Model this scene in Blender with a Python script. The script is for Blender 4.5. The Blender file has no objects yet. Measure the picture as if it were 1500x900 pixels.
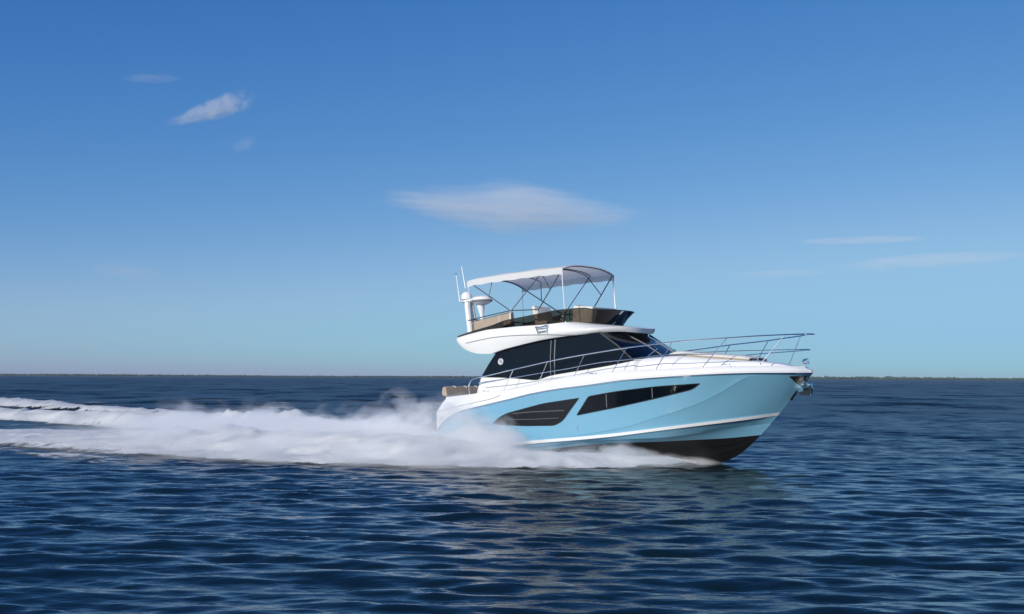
import bpy, bmesh, math, random
import numpy as np
from mathutils import Vector, Matrix
from mathutils.bvhtree import BVHTree
from mathutils.geometry import delaunay_2d_cdt

random.seed(7)
rng = np.random.default_rng(11)
C = bpy.context.scene.collection
SC = bpy.context.scene
R = math.radians

# ------------------------------------------------------------------ camera
F = 1700.0                      # focal length in photo pixels (1500 wide)
HC = 2.70                       # eye height above the water
tilt = math.atan(102.5 / F)
roll = math.atan2(7, 1500)
fwd = np.array([0, math.cos(tilt), math.sin(tilt)])
up0 = np.array([0, -math.sin(tilt), math.cos(tilt)])
rt0 = np.array([1.0, 0, 0])
c_, s_ = math.cos(roll), math.sin(roll)
right = c_ * rt0 + s_ * up0
upv = -s_ * rt0 + c_ * up0
CAM = np.array([0, 0, HC])
cam_d = bpy.data.cameras.new('camera')
cam = bpy.data.objects.new('camera', cam_d)
C.objects.link(cam)
m = Matrix.Identity(4)
for i in range(3):
    m[i][0], m[i][1], m[i][2], m[i][3] = right[i], upv[i], -fwd[i], CAM[i]
cam.matrix_world = m
cam_d.sensor_width = 36
cam_d.lens = F / 1500 * 36
cam_d.clip_start = 0.2
cam_d.clip_end = 60000
SC.camera = cam

# ------------------------------------------------------------------ light
SUN_EL = 24.0
SUN_AZ = (-0.62, -0.78)          # horizontal direction towards the sun: behind the camera, to the left
w = bpy.data.worlds.new('World')
SC.world = w
w.use_nodes = True
nt = w.node_tree
nt.nodes.clear()
sky = nt.nodes.new('ShaderNodeTexSky')
sky.sky_type = 'NISHITA'
sky.sun_disc = False
sky.sun_elevation = R(SUN_EL)
sky.sun_rotation = math.atan2(SUN_AZ[0], SUN_AZ[1])
sky.altitude = 0
sky.air_density = 0.58
sky.dust_density = 0.7
sky.ozone_density = 6.0
bg = nt.nodes.new('ShaderNodeBackground')
bg.inputs['Strength'].default_value = 0.13
wo = nt.nodes.new('ShaderNodeOutputWorld')
# the camera's colour response: one tone curve per channel over the whole sky
sp = nt.nodes.new('ShaderNodeSeparateColor'); cb = nt.nodes.new('ShaderNodeCombineColor')
nt.links.new(sky.outputs[0], sp.inputs[0])
for i, (gain, gam) in enumerate(((0.78, 1.65), (0.975, 1.0), (1.95, 0.54))):
    pw = nt.nodes.new('ShaderNodeMath'); pw.operation = 'POWER'; pw.inputs[1].default_value = gam
    ml = nt.nodes.new('ShaderNodeMath'); ml.operation = 'MULTIPLY'; ml.inputs[1].default_value = gain
    mn = nt.nodes.new('ShaderNodeMath'); mn.operation = 'SMOOTH_MIN'; mn.inputs[1].default_value = (2.2, 4.1, 6.0)[i]; mn.inputs[2].default_value = 1.0
    nt.links.new(sp.outputs[i], pw.inputs[0]); nt.links.new(pw.outputs[0], ml.inputs[0]); nt.links.new(ml.outputs[0], mn.inputs[0]); nt.links.new(mn.outputs[0], cb.inputs[i])
nt.links.new(cb.outputs[0], bg.inputs[0])
nt.links.new(bg.outputs[0], wo.inputs['Surface'])
sl = bpy.data.lights.new('sun', 'SUN')
sl.energy = 3.6
sl.angle = R(0.53)
sl.color = (1.0, 0.945, 0.86)
so = bpy.data.objects.new('sun', sl)
C.objects.link(so)
sd = Vector((SUN_AZ[0] * math.cos(R(SUN_EL)), SUN_AZ[1] * math.cos(R(SUN_EL)), math.sin(R(SUN_EL))))
so.rotation_euler = sd.to_track_quat('Z', 'Y').to_euler()
so.location = (-20, -10, 30)
SC.view_settings.view_transform = 'Standard'
SC.view_settings.look = 'None'
SC.view_settings.exposure = 0.0
SC.view_settings.gamma = 1.0
SC.view_settings.use_curve_mapping = False
cy = SC.cycles
cy.use_denoising = True
cy.denoiser = 'OPENIMAGEDENOISE'
cy.max_bounces = 10
cy.transparent_max_bounces = 16
cy.volume_bounces = 7
cy.volume_step_rate = 1.0
cy.volume_max_steps = 256
cy.sample_clamp_indirect = 8

# ------------------------------------------------------------------ boat frame and photo rays
YAW, TRIM, DBOW, LB = R(-38), R(3.5), 34.5, 13.2
Rz = np.array([[math.cos(YAW), -math.sin(YAW), 0], [math.sin(YAW), math.cos(YAW), 0], [0, 0, 1]])
Ry = np.array([[math.cos(TRIM), 0, -math.sin(TRIM)], [0, 1, 0], [math.sin(TRIM), 0, math.cos(TRIM)]])
RB = Rz @ Ry
_d = fwd + right * (1191 - 750) / F + upv * (450 - 546) / F
_P = CAM + _d * DBOW
TB = _P - RB @ np.array([LB, 0, 0])
ZB = (RB @ np.array([6, 0, 0]) + TB)[2] / RB[2, 2]
TB = _P - RB @ np.array([LB, 0, ZB])
O_B = RB.T @ (CAM - TB)


def ray(u, v):
    return RB.T @ (fwd + right * (u - 750) / F + upv * (450 - v) / F)


def onY(u, v, y):
    d = ray(u, v)
    t = (y - O_B[1]) / d[1]
    return O_B + t * d


def onB(u, v, xs, bs):
    d = ray(u, v)
    ts = np.linspace(20, 60, 5000)
    P = O_B + ts[:, None] * d
    G = P[:, 1] + np.interp(P[:, 0], xs, bs)
    i = np.where(np.sign(G[1:]) != np.sign(G[:-1]))[0]
    if len(i) == 0:
        return None
    i = i[0]
    a = G[i] / (G[i] - G[i + 1])
    return P[i] * (1 - a) + P[i + 1] * a


def proj(p):
    q = np.asarray(p) @ RB.T + TB - CAM
    z = q @ fwd
    return 750 + F * (q @ right) / z, 450 - F * (q @ upv) / z


def smooth_interp(x, xs, ys):
    """monotone cubic (Fritsch-Carlson) interpolation with linear ends"""
    xs = np.asarray(xs, float); ys = np.asarray(ys, float); x = np.asarray(x, float)
    h = np.diff(xs); dl = np.diff(ys) / h
    mm = np.zeros(len(xs)); mm[0] = dl[0]; mm[-1] = dl[-1]
    for i in range(1, len(xs) - 1):
        if dl[i - 1] * dl[i] > 0:
            w1, w2 = 2 * h[i] + h[i - 1], h[i] + 2 * h[i - 1]
            mm[i] = (w1 + w2) / (w1 / dl[i - 1] + w2 / dl[i])
    i = np.clip(np.searchsorted(xs, x) - 1, 0, len(xs) - 2)
    t = np.clip((x - xs[i]) / h[i], 0, 1)
    y = ys[i] * (1 + 2 * t) * (1 - t) ** 2 + mm[i] * h[i] * t * (1 - t) ** 2 + ys[i + 1] * t * t * (3 - 2 * t) + mm[i + 1] * h[i] * t * t * (t - 1)
    y = np.where(x < xs[0], ys[0] + mm[0] * (x - xs[0]), y)
    return np.where(x > xs[-1], ys[-1] + mm[-1] * (x - xs[-1]), y)


# ------------------------------------------------------------------ materials
def mat(name, color, rough=0.5, metal=0.0, coat=0.0, spec=0.5, var=0.0, scale=4.0, bump=0.0, bscale=40.0):
    mt = bpy.data.materials.new(name)
    mt.use_nodes = True
    n, l = mt.node_tree.nodes, mt.node_tree.links
    b = n['Principled BSDF']
    b.inputs['Base Color'].default_value = (*color, 1)
    b.inputs['Roughness'].default_value = rough
    b.inputs['Metallic'].default_value = metal
    b.inputs['Coat Weight'].default_value = coat
    b.inputs['Coat Roughness'].default_value = 0.06
    b.inputs['Specular IOR Level'].default_value = spec
    if var or bump:
        tc = n.new('ShaderNodeTexCoord')
    if var:
        nz = n.new('ShaderNodeTexNoise')
        nz.inputs['Scale'].default_value = scale
        nz.inputs['Detail'].default_value = 6
        mr = n.new('ShaderNodeMapRange')
        mr.inputs['From Min'].default_value = 0.3
        mr.inputs['From Max'].default_value = 0.7
        mr.inputs['To Min'].default_value = 1 - var
        mr.inputs['To Max'].default_value = 1 + var
        mx = n.new('ShaderNodeMix')
        mx.data_type = 'RGBA'
        mx.blend_type = 'MULTIPLY'
        mx.inputs['Factor'].default_value = 1
        mx.inputs['A'].default_value = (*color, 1)
        l.new(tc.outputs['Object'], nz.inputs['Vector'])
        l.new(nz.outputs['Fac'], mr.inputs['Value'])
        l.new(mr.outputs['Result'], mx.inputs['B'])
        l.new(mx.outputs['Result'], b.inputs['Base Color'])
        mr2 = n.new('ShaderNodeMapRange')
        mr2.inputs['To Min'].default_value = max(rough - 0.06, 0.02)
        mr2.inputs['To Max'].default_value = rough + 0.06
        l.new(nz.outputs['Fac'], mr2.inputs['Value'])
        l.new(mr2.outputs['Result'], b.inputs['Roughness'])
    if bump:
        nb = n.new('ShaderNodeTexNoise')
        nb.inputs['Scale'].default_value = bscale
        nb.inputs['Detail'].default_value = 4
        bp = n.new('ShaderNodeBump')
        bp.inputs['Strength'].default_value = bump
        bp.inputs['Distance'].default_value = 0.02
        l.new(tc.outputs['Object'], nb.inputs['Vector'])
        l.new(nb.outputs['Fac'], bp.inputs['Height'])
        l.new(bp.outputs['Normal'], b.inputs['Normal'])
    return mt


M = {
    'white': mat('white_gelcoat', (0.80, 0.79, 0.77), 0.3, coat=0.3),
    'blue': mat('blue_gelcoat', (0.18, 0.405, 0.555), 0.34, coat=0.25),
    'black': mat('black_bottom_paint', (0.009, 0.009, 0.010), 0.4, var=0.15, scale=1.5),
    'glass': mat('dark_tinted_glass', (0.003, 0.005, 0.009), 0.03, spec=0.32),
    'vent': mat('dark_vent', (0.006, 0.007, 0.009), 0.3),
    'silver': mat('satin_silver', (0.5, 0.51, 0.52), 0.5, metal=0.3),
    'louvre': mat('louvre_grey', (0.10, 0.10, 0.10), 0.4),
    'rubber': mat('black_rubber', (0.02, 0.02, 0.022), 0.5),
    'steel': mat('stainless_steel', (0.85, 0.85, 0.85), 0.15, metal=1.0),
    'tube': mat('anodised_frame', (0.06, 0.075, 0.10), 0.4, metal=0.3),
    'grey': mat('grey_trim', (0.22, 0.22, 0.23), 0.45),
    'tan': mat('tan_vinyl', (0.40, 0.31, 0.235), 0.55, var=0.06, scale=6, bump=0.15),
    'cream': mat('cream_vinyl', (0.72, 0.69, 0.63), 0.5, var=0.03, scale=5, bump=0.15),
    'plastic': mat('white_plastic', (0.82, 0.82, 0.82), 0.3),
    'teak': mat('teak', (0.25, 0.15, 0.085), 0.6, var=0.15, scale=20),
    'dark': mat('dark_panel', (0.02, 0.018, 0.017), 0.3),
}


def canvas_material():
    mt = bpy.data.materials.new('white_canvas')
    mt.use_nodes = True
    n, l = mt.node_tree.nodes, mt.node_tree.links
    n.clear()
    out = n.new('ShaderNodeOutputMaterial')
    d = n.new('ShaderNodeBsdfDiffuse'); d.inputs[0].default_value = (0.95, 0.94, 0.92, 1)
    t = n.new('ShaderNodeBsdfTranslucent'); t.inputs[0].default_value = (0.95, 0.94, 0.92, 1)
    mx = n.new('ShaderNodeMixShader'); mx.inputs[0].default_value = 0.42
    tc = n.new('ShaderNodeTexCoord')
    nz = n.new('ShaderNodeTexNoise'); nz.inputs['Scale'].default_value = 2.2; nz.inputs['Detail'].default_value = 5
    bp = n.new('ShaderNodeBump'); bp.inputs['Strength'].default_value = 0.35; bp.inputs['Distance'].default_value = 0.06
    l.new(tc.outputs['Object'], nz.inputs['Vector']); l.new(nz.outputs['Fac'], bp.inputs['Height'])
    l.new(bp.outputs['Normal'], d.inputs['Normal'])
    l.new(d.outputs[0], mx.inputs[1]); l.new(t.outputs[0], mx.inputs[2]); l.new(mx.outputs[0], out.inputs['Surface'])
    return mt


def smoked_material():
    mt = bpy.data.materials.new('smoked_acrylic')
    mt.use_nodes = True
    n, l = mt.node_tree.nodes, mt.node_tree.links
    n.clear()
    out = n.new('ShaderNodeOutputMaterial')
    t = n.new('ShaderNodeBsdfTransparent'); t.inputs[0].default_value = (0.40, 0.36, 0.315, 1)
    g = n.new('ShaderNodeBsdfGlossy'); g.inputs['Roughness'].default_value = 0.04; g.inputs[0].default_value = (0.9, 0.9, 0.9, 1)
    fr = n.new('ShaderNodeFresnel'); fr.inputs['IOR'].default_value = 1.45
    mx = n.new('ShaderNodeMixShader')
    l.new(fr.outputs[0], mx.inputs[0]); l.new(t.outputs[0], mx.inputs[1]); l.new(g.outputs[0], mx.inputs[2])
    l.new(mx.outputs[0], out.inputs['Surface'])
    return mt


M['canvas'] = canvas_material()
M['smoked'] = smoked_material()


# ------------------------------------------------------------------ mesh helpers
class MB:
    def __init__(s):
        s.v, s.f = [], []

    def add(s, v, f):
        o = len(s.v)
        s.v += [tuple(map(float, p)) for p in v]
        s.f += [tuple(i + o for i in q) for q in f]
        return s

    def loft(s, rows, close=False, flip=False):
        n = len(rows[0])
        vs = [p for r in rows for p in r]
        fs = []
        for i in range(len(rows) - 1):
            for j in range(n if close else n - 1):
                k = (j + 1) % n
                q = (i * n + j, i * n + k, (i + 1) * n + k, (i + 1) * n + j)
                fs.append(q[::-1] if flip else q)
        return s.add(vs, fs)

    def tube(s, pts, r, n=8, cap=True):
        P = [Vector(p) for p in pts]
        P = [p for i, p in enumerate(P) if i == 0 or (p - P[i - 1]).length > 1e-5]
        rr = r if hasattr(r, '__len__') else [r] * len(P)
        rows = []
        nrm = None
        for i, p in enumerate(P):
            t = (P[min(i + 1, len(P) - 1)] - P[max(i - 1, 0)]).normalized()
            if nrm is None:
                a = Vector((0, 0, 1)) if abs(t.z) < 0.9 else Vector((0, 1, 0))
                nrm = (a - t * a.dot(t)).normalized()
            else:
                nrm = (nrm - t * nrm.dot(t)).normalized()
            b = t.cross(nrm)
            rows.append([p + (nrm * math.cos(2 * math.pi * k / n) + b * math.sin(2 * math.pi * k / n)) * rr[i] for k in range(n)])
        o = len(s.v)
        s.loft(rows, close=True)
        if cap:
            s.f.append(tuple(o + k for k in range(n))[::-1])
            e = o + (len(rows) - 1) * n
            s.f.append(tuple(e + k for k in range(n)))
        return s

    def lathe(s, prof, origin, axis=(0, 0, 1), n=24):
        ax = Vector(axis).normalized()
        a = Vector((1, 0, 0)) if abs(ax.x) < 0.9 else Vector((0, 1, 0))
        u = (a - ax * a.dot(ax)).normalized()
        v = ax.cross(u)
        o = Vector(origin)
        rows = [[o + ax * z + (u * math.cos(2 * math.pi * k / n) + v * math.sin(2 * math.pi * k / n)) * max(r, 1e-4) for k in range(n)] for r, z in prof]
        return s.loft(rows, close=True)

    def box(s, c, size, rot=(0, 0, 0), bev=0.0, seg=2):
        bm = bmesh.new()
        bmesh.ops.create_cube(bm, size=1)
        bmesh.ops.scale(bm, vec=size, verts=bm.verts)
        if bev:
            bmesh.ops.bevel(bm, geom=list(bm.edges), offset=bev, segments=seg, affect='EDGES', profile=0.6)
        from mathutils import Euler
        mm = Matrix.Translation(c) @ Euler(rot).to_matrix().to_4x4()
        bm.transform(mm)
        bm.verts.ensure_lookup_table()
        s.add([v.co for v in bm.verts], [[v.index for v in f.verts] for f in bm.faces])
        bm.free()
        return s

    def mirror(s):
        n = len(s.v)
        s.v += [(x, -y, z) for x, y, z in s.v[:n]]
        s.f += [tuple(i + n for i in q)[::-1] for q in s.f[:]]
        return s

    def build(s, name, material, parent=None, smooth=True, angle=35, solid=0.0):
        me = bpy.data.meshes.new(name)
        me.from_pydata(s.v, [], s.f)
        bm = bmesh.new()
        bm.from_mesh(me)
        bmesh.ops.remove_doubles(bm, verts=bm.verts, dist=1e-4)
        bmesh.ops.delete(bm, geom=[v for v in bm.verts if not v.link_faces], context='VERTS')
        bmesh.ops.recalc_face_normals(bm, faces=bm.faces)
        if solid:
            bmesh.ops.solidify(bm, geom=list(bm.faces), thickness=solid)
        bm.to_mesh(me)
        bm.free()
        if smooth:
            me.polygons.foreach_set('use_smooth', [True] * len(me.polygons))
            me.set_sharp_from_angle(angle=R(angle))
        me.materials.append(material)
        o = bpy.data.objects.new(name, me)
        C.objects.link(o)
        if parent:
            o.parent = parent
        return o

    def bvh(s):
        return BVHTree.FromPolygons([Vector(p) for p in s.v], s.f)


def cast(bvh, u, v, off=0.0):
    d = Vector(ray(u, v)).normalized()
    loc, nrm, idx, dist = bvh.ray_cast(Vector(O_B), d)
    if loc is None:
        return None
    if nrm.dot(d) > 0:
        nrm = -nrm
    return np.array(loc + nrm * off)


def fine(poly, step=6.0, closed=True):
    out = []
    n = len(poly)
    for i in range(n if closed else n - 1):
        a, b = np.array(poly[i], float), np.array(poly[(i + 1) % n], float)
        k = max(1, int(np.linalg.norm(b - a) / step))
        out += [tuple(a + (b - a) * j / k) for j in range(k)]
    if not closed:
        out.append(tuple(poly[-1]))
    return out


def rounded(poly, r):
    """round the corners of a pixel polygon; r is one radius or one per corner"""
    out = []
    n = len(poly)
    rs = r if hasattr(r, '__len__') else [r] * n
    for i in range(n):
        p0, p1, p2 = (np.array(poly[(i + k) % n], float) for k in (-1, 0, 1))
        a, b = p0 - p1, p2 - p1
        q = min(rs[i], np.linalg.norm(a) * 0.45, np.linalg.norm(b) * 0.45)
        if q < 0.3:
            out.append(tuple(p1)); continue
        A, Bp = p1 + a / np.linalg.norm(a) * q, p1 + b / np.linalg.norm(b) * q
        for t in np.linspace(0, 1, 6):
            out.append(tuple(A * (1 - t) ** 2 + 2 * p1 * t * (1 - t) + Bp * t * t))
    return out


def conform(mb, poly, bvh, off=0.004, step=5.0):
    """lay a polygon seen in the photo on a surface of the boat"""
    edge = fine(poly, step)
    n = len(edge)
    P = np.array(edge)
    inner = []
    from mathutils.geometry import intersect_point_line
    x0, y0 = P.min(0); x1, y1 = P.max(0)
    vs = [Vector(p) for p in edge]
    for x in np.arange(x0 + step, x1, step):
        for y in np.arange(y0 + step / 2, y1, step):
            d = np.min(np.hypot(P[:, 0] - x, P[:, 1] - y))
            if d > step * 0.5:
                inner.append(Vector((x, y)))
    res = delaunay_2d_cdt(vs + inner, [(i, (i + 1) % n) for i in range(n)], [], 1, 1e-4)
    pts, keep = [], []
    for p in res[0]:
        q = cast(bvh, p.x, p.y, off)
        keep.append(q is not None)
        pts.append(q if q is not None else np.zeros(3))
    mb.add(pts, [tuple(f) for f in res[2] if all(keep[i] for i in f)])
    return [cast(bvh, x, y, off) for x, y in edge]


def tag(o, label=None, cat=None, group=None, kind=None):
    if label: o['label'] = label
    if cat: o['category'] = cat
    if group: o['group'] = group
    if kind: o['kind'] = kind
    return o


# ------------------------------------------------------------------ the yacht
boat = bpy.data.objects.new('motor_yacht', None)
C.objects.link(boat)
bm4 = Matrix.Identity(4)
for i in range(3):
    for j in range(3):
        bm4[i][j] = RB[i, j]
    bm4[i][3] = TB[i]
boat.matrix_world = bm4
tag(boat, 'white and light blue flybridge motor yacht with its bow lifted, planing across the water', 'yacht')

BX = np.array([-0.5, 0, 2, 4, 6, 8, 9.5, 10.5, 11.5, 12.3, 12.9, 13.2])
BY = np.array([1.94, 1.98, 2.12, 2.18, 2.18, 2.12, 1.98, 1.75, 1.35, .9, .42, .0])
BXs = np.linspace(-0.5, 13.2, 200)
BYs = smooth_interp(BXs, BX, BY)
NT = 120
tt = 1 - (1 - np.linspace(0, 1, NT)) ** 1.5


def trace(px, xs, bs, x0, xe, ze, extra=()):
    """a fore-and-aft line of the hull: photo points laid on the plan curve y = -b(x)"""
    pts = [onB(u, v, xs, bs) for u, v in px]
    pts = sorted([(p[0], p[2]) for p in pts if p is not None and p[0] < xe - 0.05] + list(extra) + [(xe, ze)])
    X = x0 + (xe - x0) * tt
    Z = smooth_interp(X, [p[0] for p in pts], [p[1] for p in pts])
    b = np.interp(X, xs, bs)
    return X, b, Z


def norm_b(xe, bmax, table):
    t = np.array([q[0] for q in table]); f = np.array([q[1] for q in table])
    xs = np.linspace(-0.5, xe, 160)
    return xs, bmax * smooth_interp(np.clip(xs / xe, 0, 1), t, f)


pS = onY(1190, 547, 0); pT = onY(1139.5, 609, 0); pC = onY(1128.5, 622, 0); pBt = onY(1114.5, 637.5, 0)
sheer_px = [(647, 622), (668, 606), (710, 594), (748, 585), (780, 577), (820, 570), (860, 565), (920, 557), (960, 554), (1020, 550), (1080, 547.6), (1160, 547)]
sheer = trace(sheer_px, BXs, BYs, -0.05, pS[0], pS[2], [(-0.05, 1.12)])
TBL = [(0, .97), (.3, 1), (.5, .985), (.65, .91), (.75, .80), (.85, .58), (.93, .32), (1, 0)]
xs3, bs3 = norm_b(pT[0], 1.98, TBL)
stripe_lo = trace([(760, 652), (800, 648.5), (850, 644.5), (900, 639.5), (960, 632), (1020, 624.5), (1100, 614.5)], xs3, bs3, 0.05, pT[0], pT[2])
TBL2 = [(0, .97), (.3, 1), (.5, .97), (.65, .87), (.75, .73), (.85, .49), (.93, .25), (1, 0)]
xs2, bs2 = norm_b(pC[0], 1.88, TBL2)
crease = trace([(900, 645), (960, 642.5), (1000, 638.5), (1060, 630), (1100, 624.5)], xs2, bs2, 0.05, pC[0], pC[2], [(2, stripe_lo[2][0] - 0.12)])
TBL1 = [(0, .97), (.3, 1), (.5, .95), (.65, .83), (.75, .67), (.85, .43), (.93, .21), (1, 0)]
xs1, bs1 = norm_b(pBt[0], 1.80, TBL1)
boot = trace([(900, 649.5), (960, 647.5), (1000, 645.5), (1060, 642.5)], xs1, bs1, 0.05, pBt[0], pBt[2], [(2, stripe_lo[2][0] - 0.28)])
kx = [0.05, 4, 7.5]; kz = [-0.75, -0.75, -0.62]
for u, v in [(1045, 682), (1060, 677), (1080, 668), (1100, 652)]:
    p = onY(u, v, 0); kx.append(p[0]); kz.append(p[2])
kx.append(pBt[0]); kz.append(pBt[2])
XK = 0.05 + (pBt[0] - 0.05) * tt
keel = (XK, np.full(NT, 0.0), smooth_interp(XK, kx, kz))


def pts(line, off=0.0):
    return [(x, -b, z) for x, b, z in zip(line[0], line[1] + off, line[2])]


def between(a, b, f, bulge=0.0):
    return tuple(a[k] * (1 - f) + b[k] * f + (bulge if k == 1 else 0) for k in range(3))


# bottom (black) with two spray rails
bt = MB()
rows = [pts(keel)]
for f in (0.2, 0.34):
    rows.append(pts(between(keel, boot, f)))
rows.append(pts(between(keel, boot, 0.36, 0.03 * np.minimum(1, (1 - tt) * 8))))
for f in (0.5, 0.66):
    rows.append(pts(between(keel, boot, f)))
rows.append(pts(between(keel, boot, 0.68, 0.03 * np.minimum(1, (1 - tt) * 8))))
for f in (0.85, 1.0):
    rows.append(pts(between(keel, boot, f)))
bt.loft(rows)
bt.mirror()
# topsides: boot -> crease (small step) -> stripe -> knuckle -> sheer
hl = MB()
step = 0.035 * np.minimum(1, (1 - tt) * 6)
cr_in = (crease[0], crease[1], crease[2])
cr_out = (crease[0], crease[1] + step, crease[2] + 0.012)
rows = [pts(boot), pts(between(boot, cr_in, 0.5)), pts(cr_in), pts(cr_out), pts(between(cr_out, stripe_lo, 0.5)), pts(stripe_lo)]
# knuckle line as a fraction of the height between stripe and sheer
kn_px = [(880, 633), (920, 624.5), (960, 612.5), (1000, 600), (1030, 588), (1060, 573.5), (1085, 559), (1100, 551)]
NV = 26
GX = np.array([between(stripe_lo, sheer, f)[0] for f in np.linspace(0, 1, NV)])
kf = []
for u, v in kn_px:
    best = None
    for ti in range(NT):
        for f in np.linspace(0, 1, 161):
            q = (stripe_lo[0][ti] * (1 - f) + sheer[0][ti] * f, -(stripe_lo[1][ti] * (1 - f) + sheer[1][ti] * f), stripe_lo[2][ti] * (1 - f) + sheer[2][ti] * f)
            a, b = proj(q)
            e = (a - u) ** 2 + (b - v) ** 2
            if best is None or e < best[0]:
                best = (e, tt[ti], f)
    kf.append((best[1], best[2]))
kf = sorted(kf)
kt = [0.0, kf[0][0] * 0.6] + [a for a, b in kf] + [1.0]
kv = [0.05, 0.06] + [min(b, 0.97) for a, b in kf] + [0.985]
fk = np.clip(smooth_interp(tt, kt, kv), 0.04, 0.985)
amp = 0.026 * np.clip((tt - 0.35) / 0.2, 0, 1) * np.clip((0.985 - fk) / 0.15, 0, 1)
for i in range(1, 11):
    g = i / 10
    f = fk * g
    rows.append(pts(between(stripe_lo, sheer, f, -0.05 * np.sin(math.pi * f) * tt * (1 - tt) * 4 + amp * (g ** 3))))
lip = amp * 0.55
for i in range(0, 11):
    g = i / 10
    f = fk + (1 - fk) * g
    rows.append(pts(between(stripe_lo, sheer, f, -0.05 * np.sin(math.pi * f) * tt * (1 - tt) * 4 + (amp + 0.009 * np.clip((tt - 0.3) / 0.2, 0, 1) * np.clip((0.985 - fk) / 0.1, 0, 1)) * (1 - g) ** 1.5)))
hl.loft(rows)
hull_bvh = hl.bvh()
tr = [r[0] for r in rows]
hl.mirror()
# transom
tro = [(x, -y, z) for x, y, z in tr]
hl.loft([tr, tro])
hull = hl.build('hull', M['blue'], boat, angle=14)
bt.build('bottom', M['black'], hull, angle=20)
# white chine stripe, a slim moulding standing proud of the side
st = MB()
hgt = 0.115 - 0.03 * tt
a = (stripe_lo[0], stripe_lo[1], stripe_lo[2])
up_ = between(stripe_lo, sheer, hgt / np.maximum(sheer[2] - stripe_lo[2], 0.2))
end = np.minimum(1, (1 - tt) * 30)
st.loft([pts(a, 0.002), pts(a, 0.035 * end + 0.004), pts(up_, 0.03 * end + 0.004), pts(up_, -0.004)])
for s in (1, -1):
    MB().add([(x, y * s, z) for x, y, z in st.v], st.f).build('boot_stripe', M['white'], hull, angle=30)

# deck moulding: sheer -> coaming crease -> gunwale cap -> side deck -> centre
BG = np.maximum(BYs - 0.09, 0.02)
g_px = [(660, 581.5), (697, 577), (738, 571), (788, 561), (841, 550), (897, 544), (960, 541), (1029, 537.5), (1090, 536.5), (1130, 536.5), (1165, 537.5)]
pG = onY(1186, 541.5, 0)
pg0 = onB(655, 582, BXs, BG)
gun = trace(g_px, BXs, BG, pg0[0], pG[0], pG[2], [(pg0[0], pg0[2])])
BM = np.maximum(BYs + 0.012, 0.03)
pm0 = onB(640, 603, BXs, BM)
mid = trace([(660, 598), (680, 593.5), (700, 589), (720, 584.5)], BXs, BM, pm0[0], pS[0] + 0.01, pS[2] + 0.09, [(pm0[0], pm0[2])] + [(x, float(np.interp(x, sheer[0], sheer[2]) + q)) for x, q in ((3.5, 0.27), (5, 0.22), (7, 0.16), (9, 0.13), (11, 0.11), (12.4, 0.1))])
dk = MB()
drop = np.where(gun[0] < 1.75, 0.45, 0.10)
cap_in = (gun[0], np.maximum(gun[1] - 0.13, 0.006), gun[2] + 0.012)
well = (gun[0], np.maximum(gun[1] - 0.16, 0.004), gun[2] - drop)
ctr = (gun[0], gun[1] * 0.0, gun[2] - drop + 0.05)
shr_top = (sheer[0], sheer[1] + 0.004, sheer[2] + 0.012)
rows = [pts(sheer), pts(shr_top)] + [pts(between(shr_top, mid, f, 0.015 * math.sin(math.pi * f))) for f in (0.33, 0.66)] + [pts(mid)]
for f in (0.2, 0.4, 0.6, 0.8):
    rows.append(pts(between(mid, gun, f, 0.02 * math.sin(math.pi * f))))
rows += [pts((gun[0], gun[1], gun[2] - 0.012)), pts((gun[0], gun[1] - 0.02 * np.minimum(1, gun[1] / .1), gun[2] + 0.008)), pts(cap_in), pts(well), pts(between(well, ctr, 0.5)), pts(ctr)]
dk.loft(rows)
deck_bvh = dk.bvh()
tr = [r[0] for r in rows]
tr2 = [(x, -y, z) for x, y, z in tr]
dk.mirror()
dk.loft([tr, tr2])
deck = dk.build('deck', M['white'], boat, angle=28)
# coaming groove and rub rail
for s in (1, -1):
    MB().tube([(x, -s * (b + 0.004), z) for x, b, z in list(zip(*mid))[:20]], 0.010, 6).build('coaming_groove', M['grey'], deck)
    MB().tube([(x, -s * (b + 0.012), z) for x, b, z in zip(*sheer)], 0.022, 8).build('rub_rail', M['steel'], hull)

# hull windows
mirror_names = []


def on_hull(name, poly, material, parent, bvh, off, frame=None, fr=0.012):
    """the same fitting on both sides of the boat: two meshes of one name"""
    mb = MB()
    e = conform(mb, poly, bvh, off)
    res = []
    for s in (1, -1):
        q = MB().add([(x, y * s, z) for x, y, z in mb.v], mb.f)
        o = q.build(name, material, parent)
        res.append(o)
        if frame:
            fm = MB().tube([(p[0], p[1] * s, p[2]) for p in e + [e[0]]], fr, 6, cap=False)
            fm.build('window_frame', M[frame], o)
    return res, e


aft_win = rounded([(722.5, 620.5), (731, 612), (742, 606), (795, 591.5), (848, 583.5), (836, 600), (824, 617), (812, 623.5), (770, 624), (729, 622.5)], [1, 2, 3, 10, 1, 6, 5, 5, 6, 1])
wa, _ = on_hull('side_vent', aft_win, M['vent'], hull, hull_bvh, 0.006, 'rubber')
fwd_win = rounded([(845, 608.5), (862, 581), (900, 574), (960, 566.5), (1025, 562), (1014, 570.5), (960, 584), (900, 597.5)], [1, 3, 12, 12, 1, 8, 12, 12])
wf, _ = on_hull('hull_window', fwd_win, M['glass'], hull, hull_bvh, 0.006, 'rubber')


def hull_strip(name, line, wpx, material, parents, off=0.02):
    for k, s in enumerate((1, -1)):
        P = [cast(hull_bvh, u, v, off) for u, v in fine(line, 4, closed=False)]
        MB().tube([(p[0], p[1] * s, p[2]) for p in P if p is not None], wpx, 6).build(name, material, parents[k])


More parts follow.
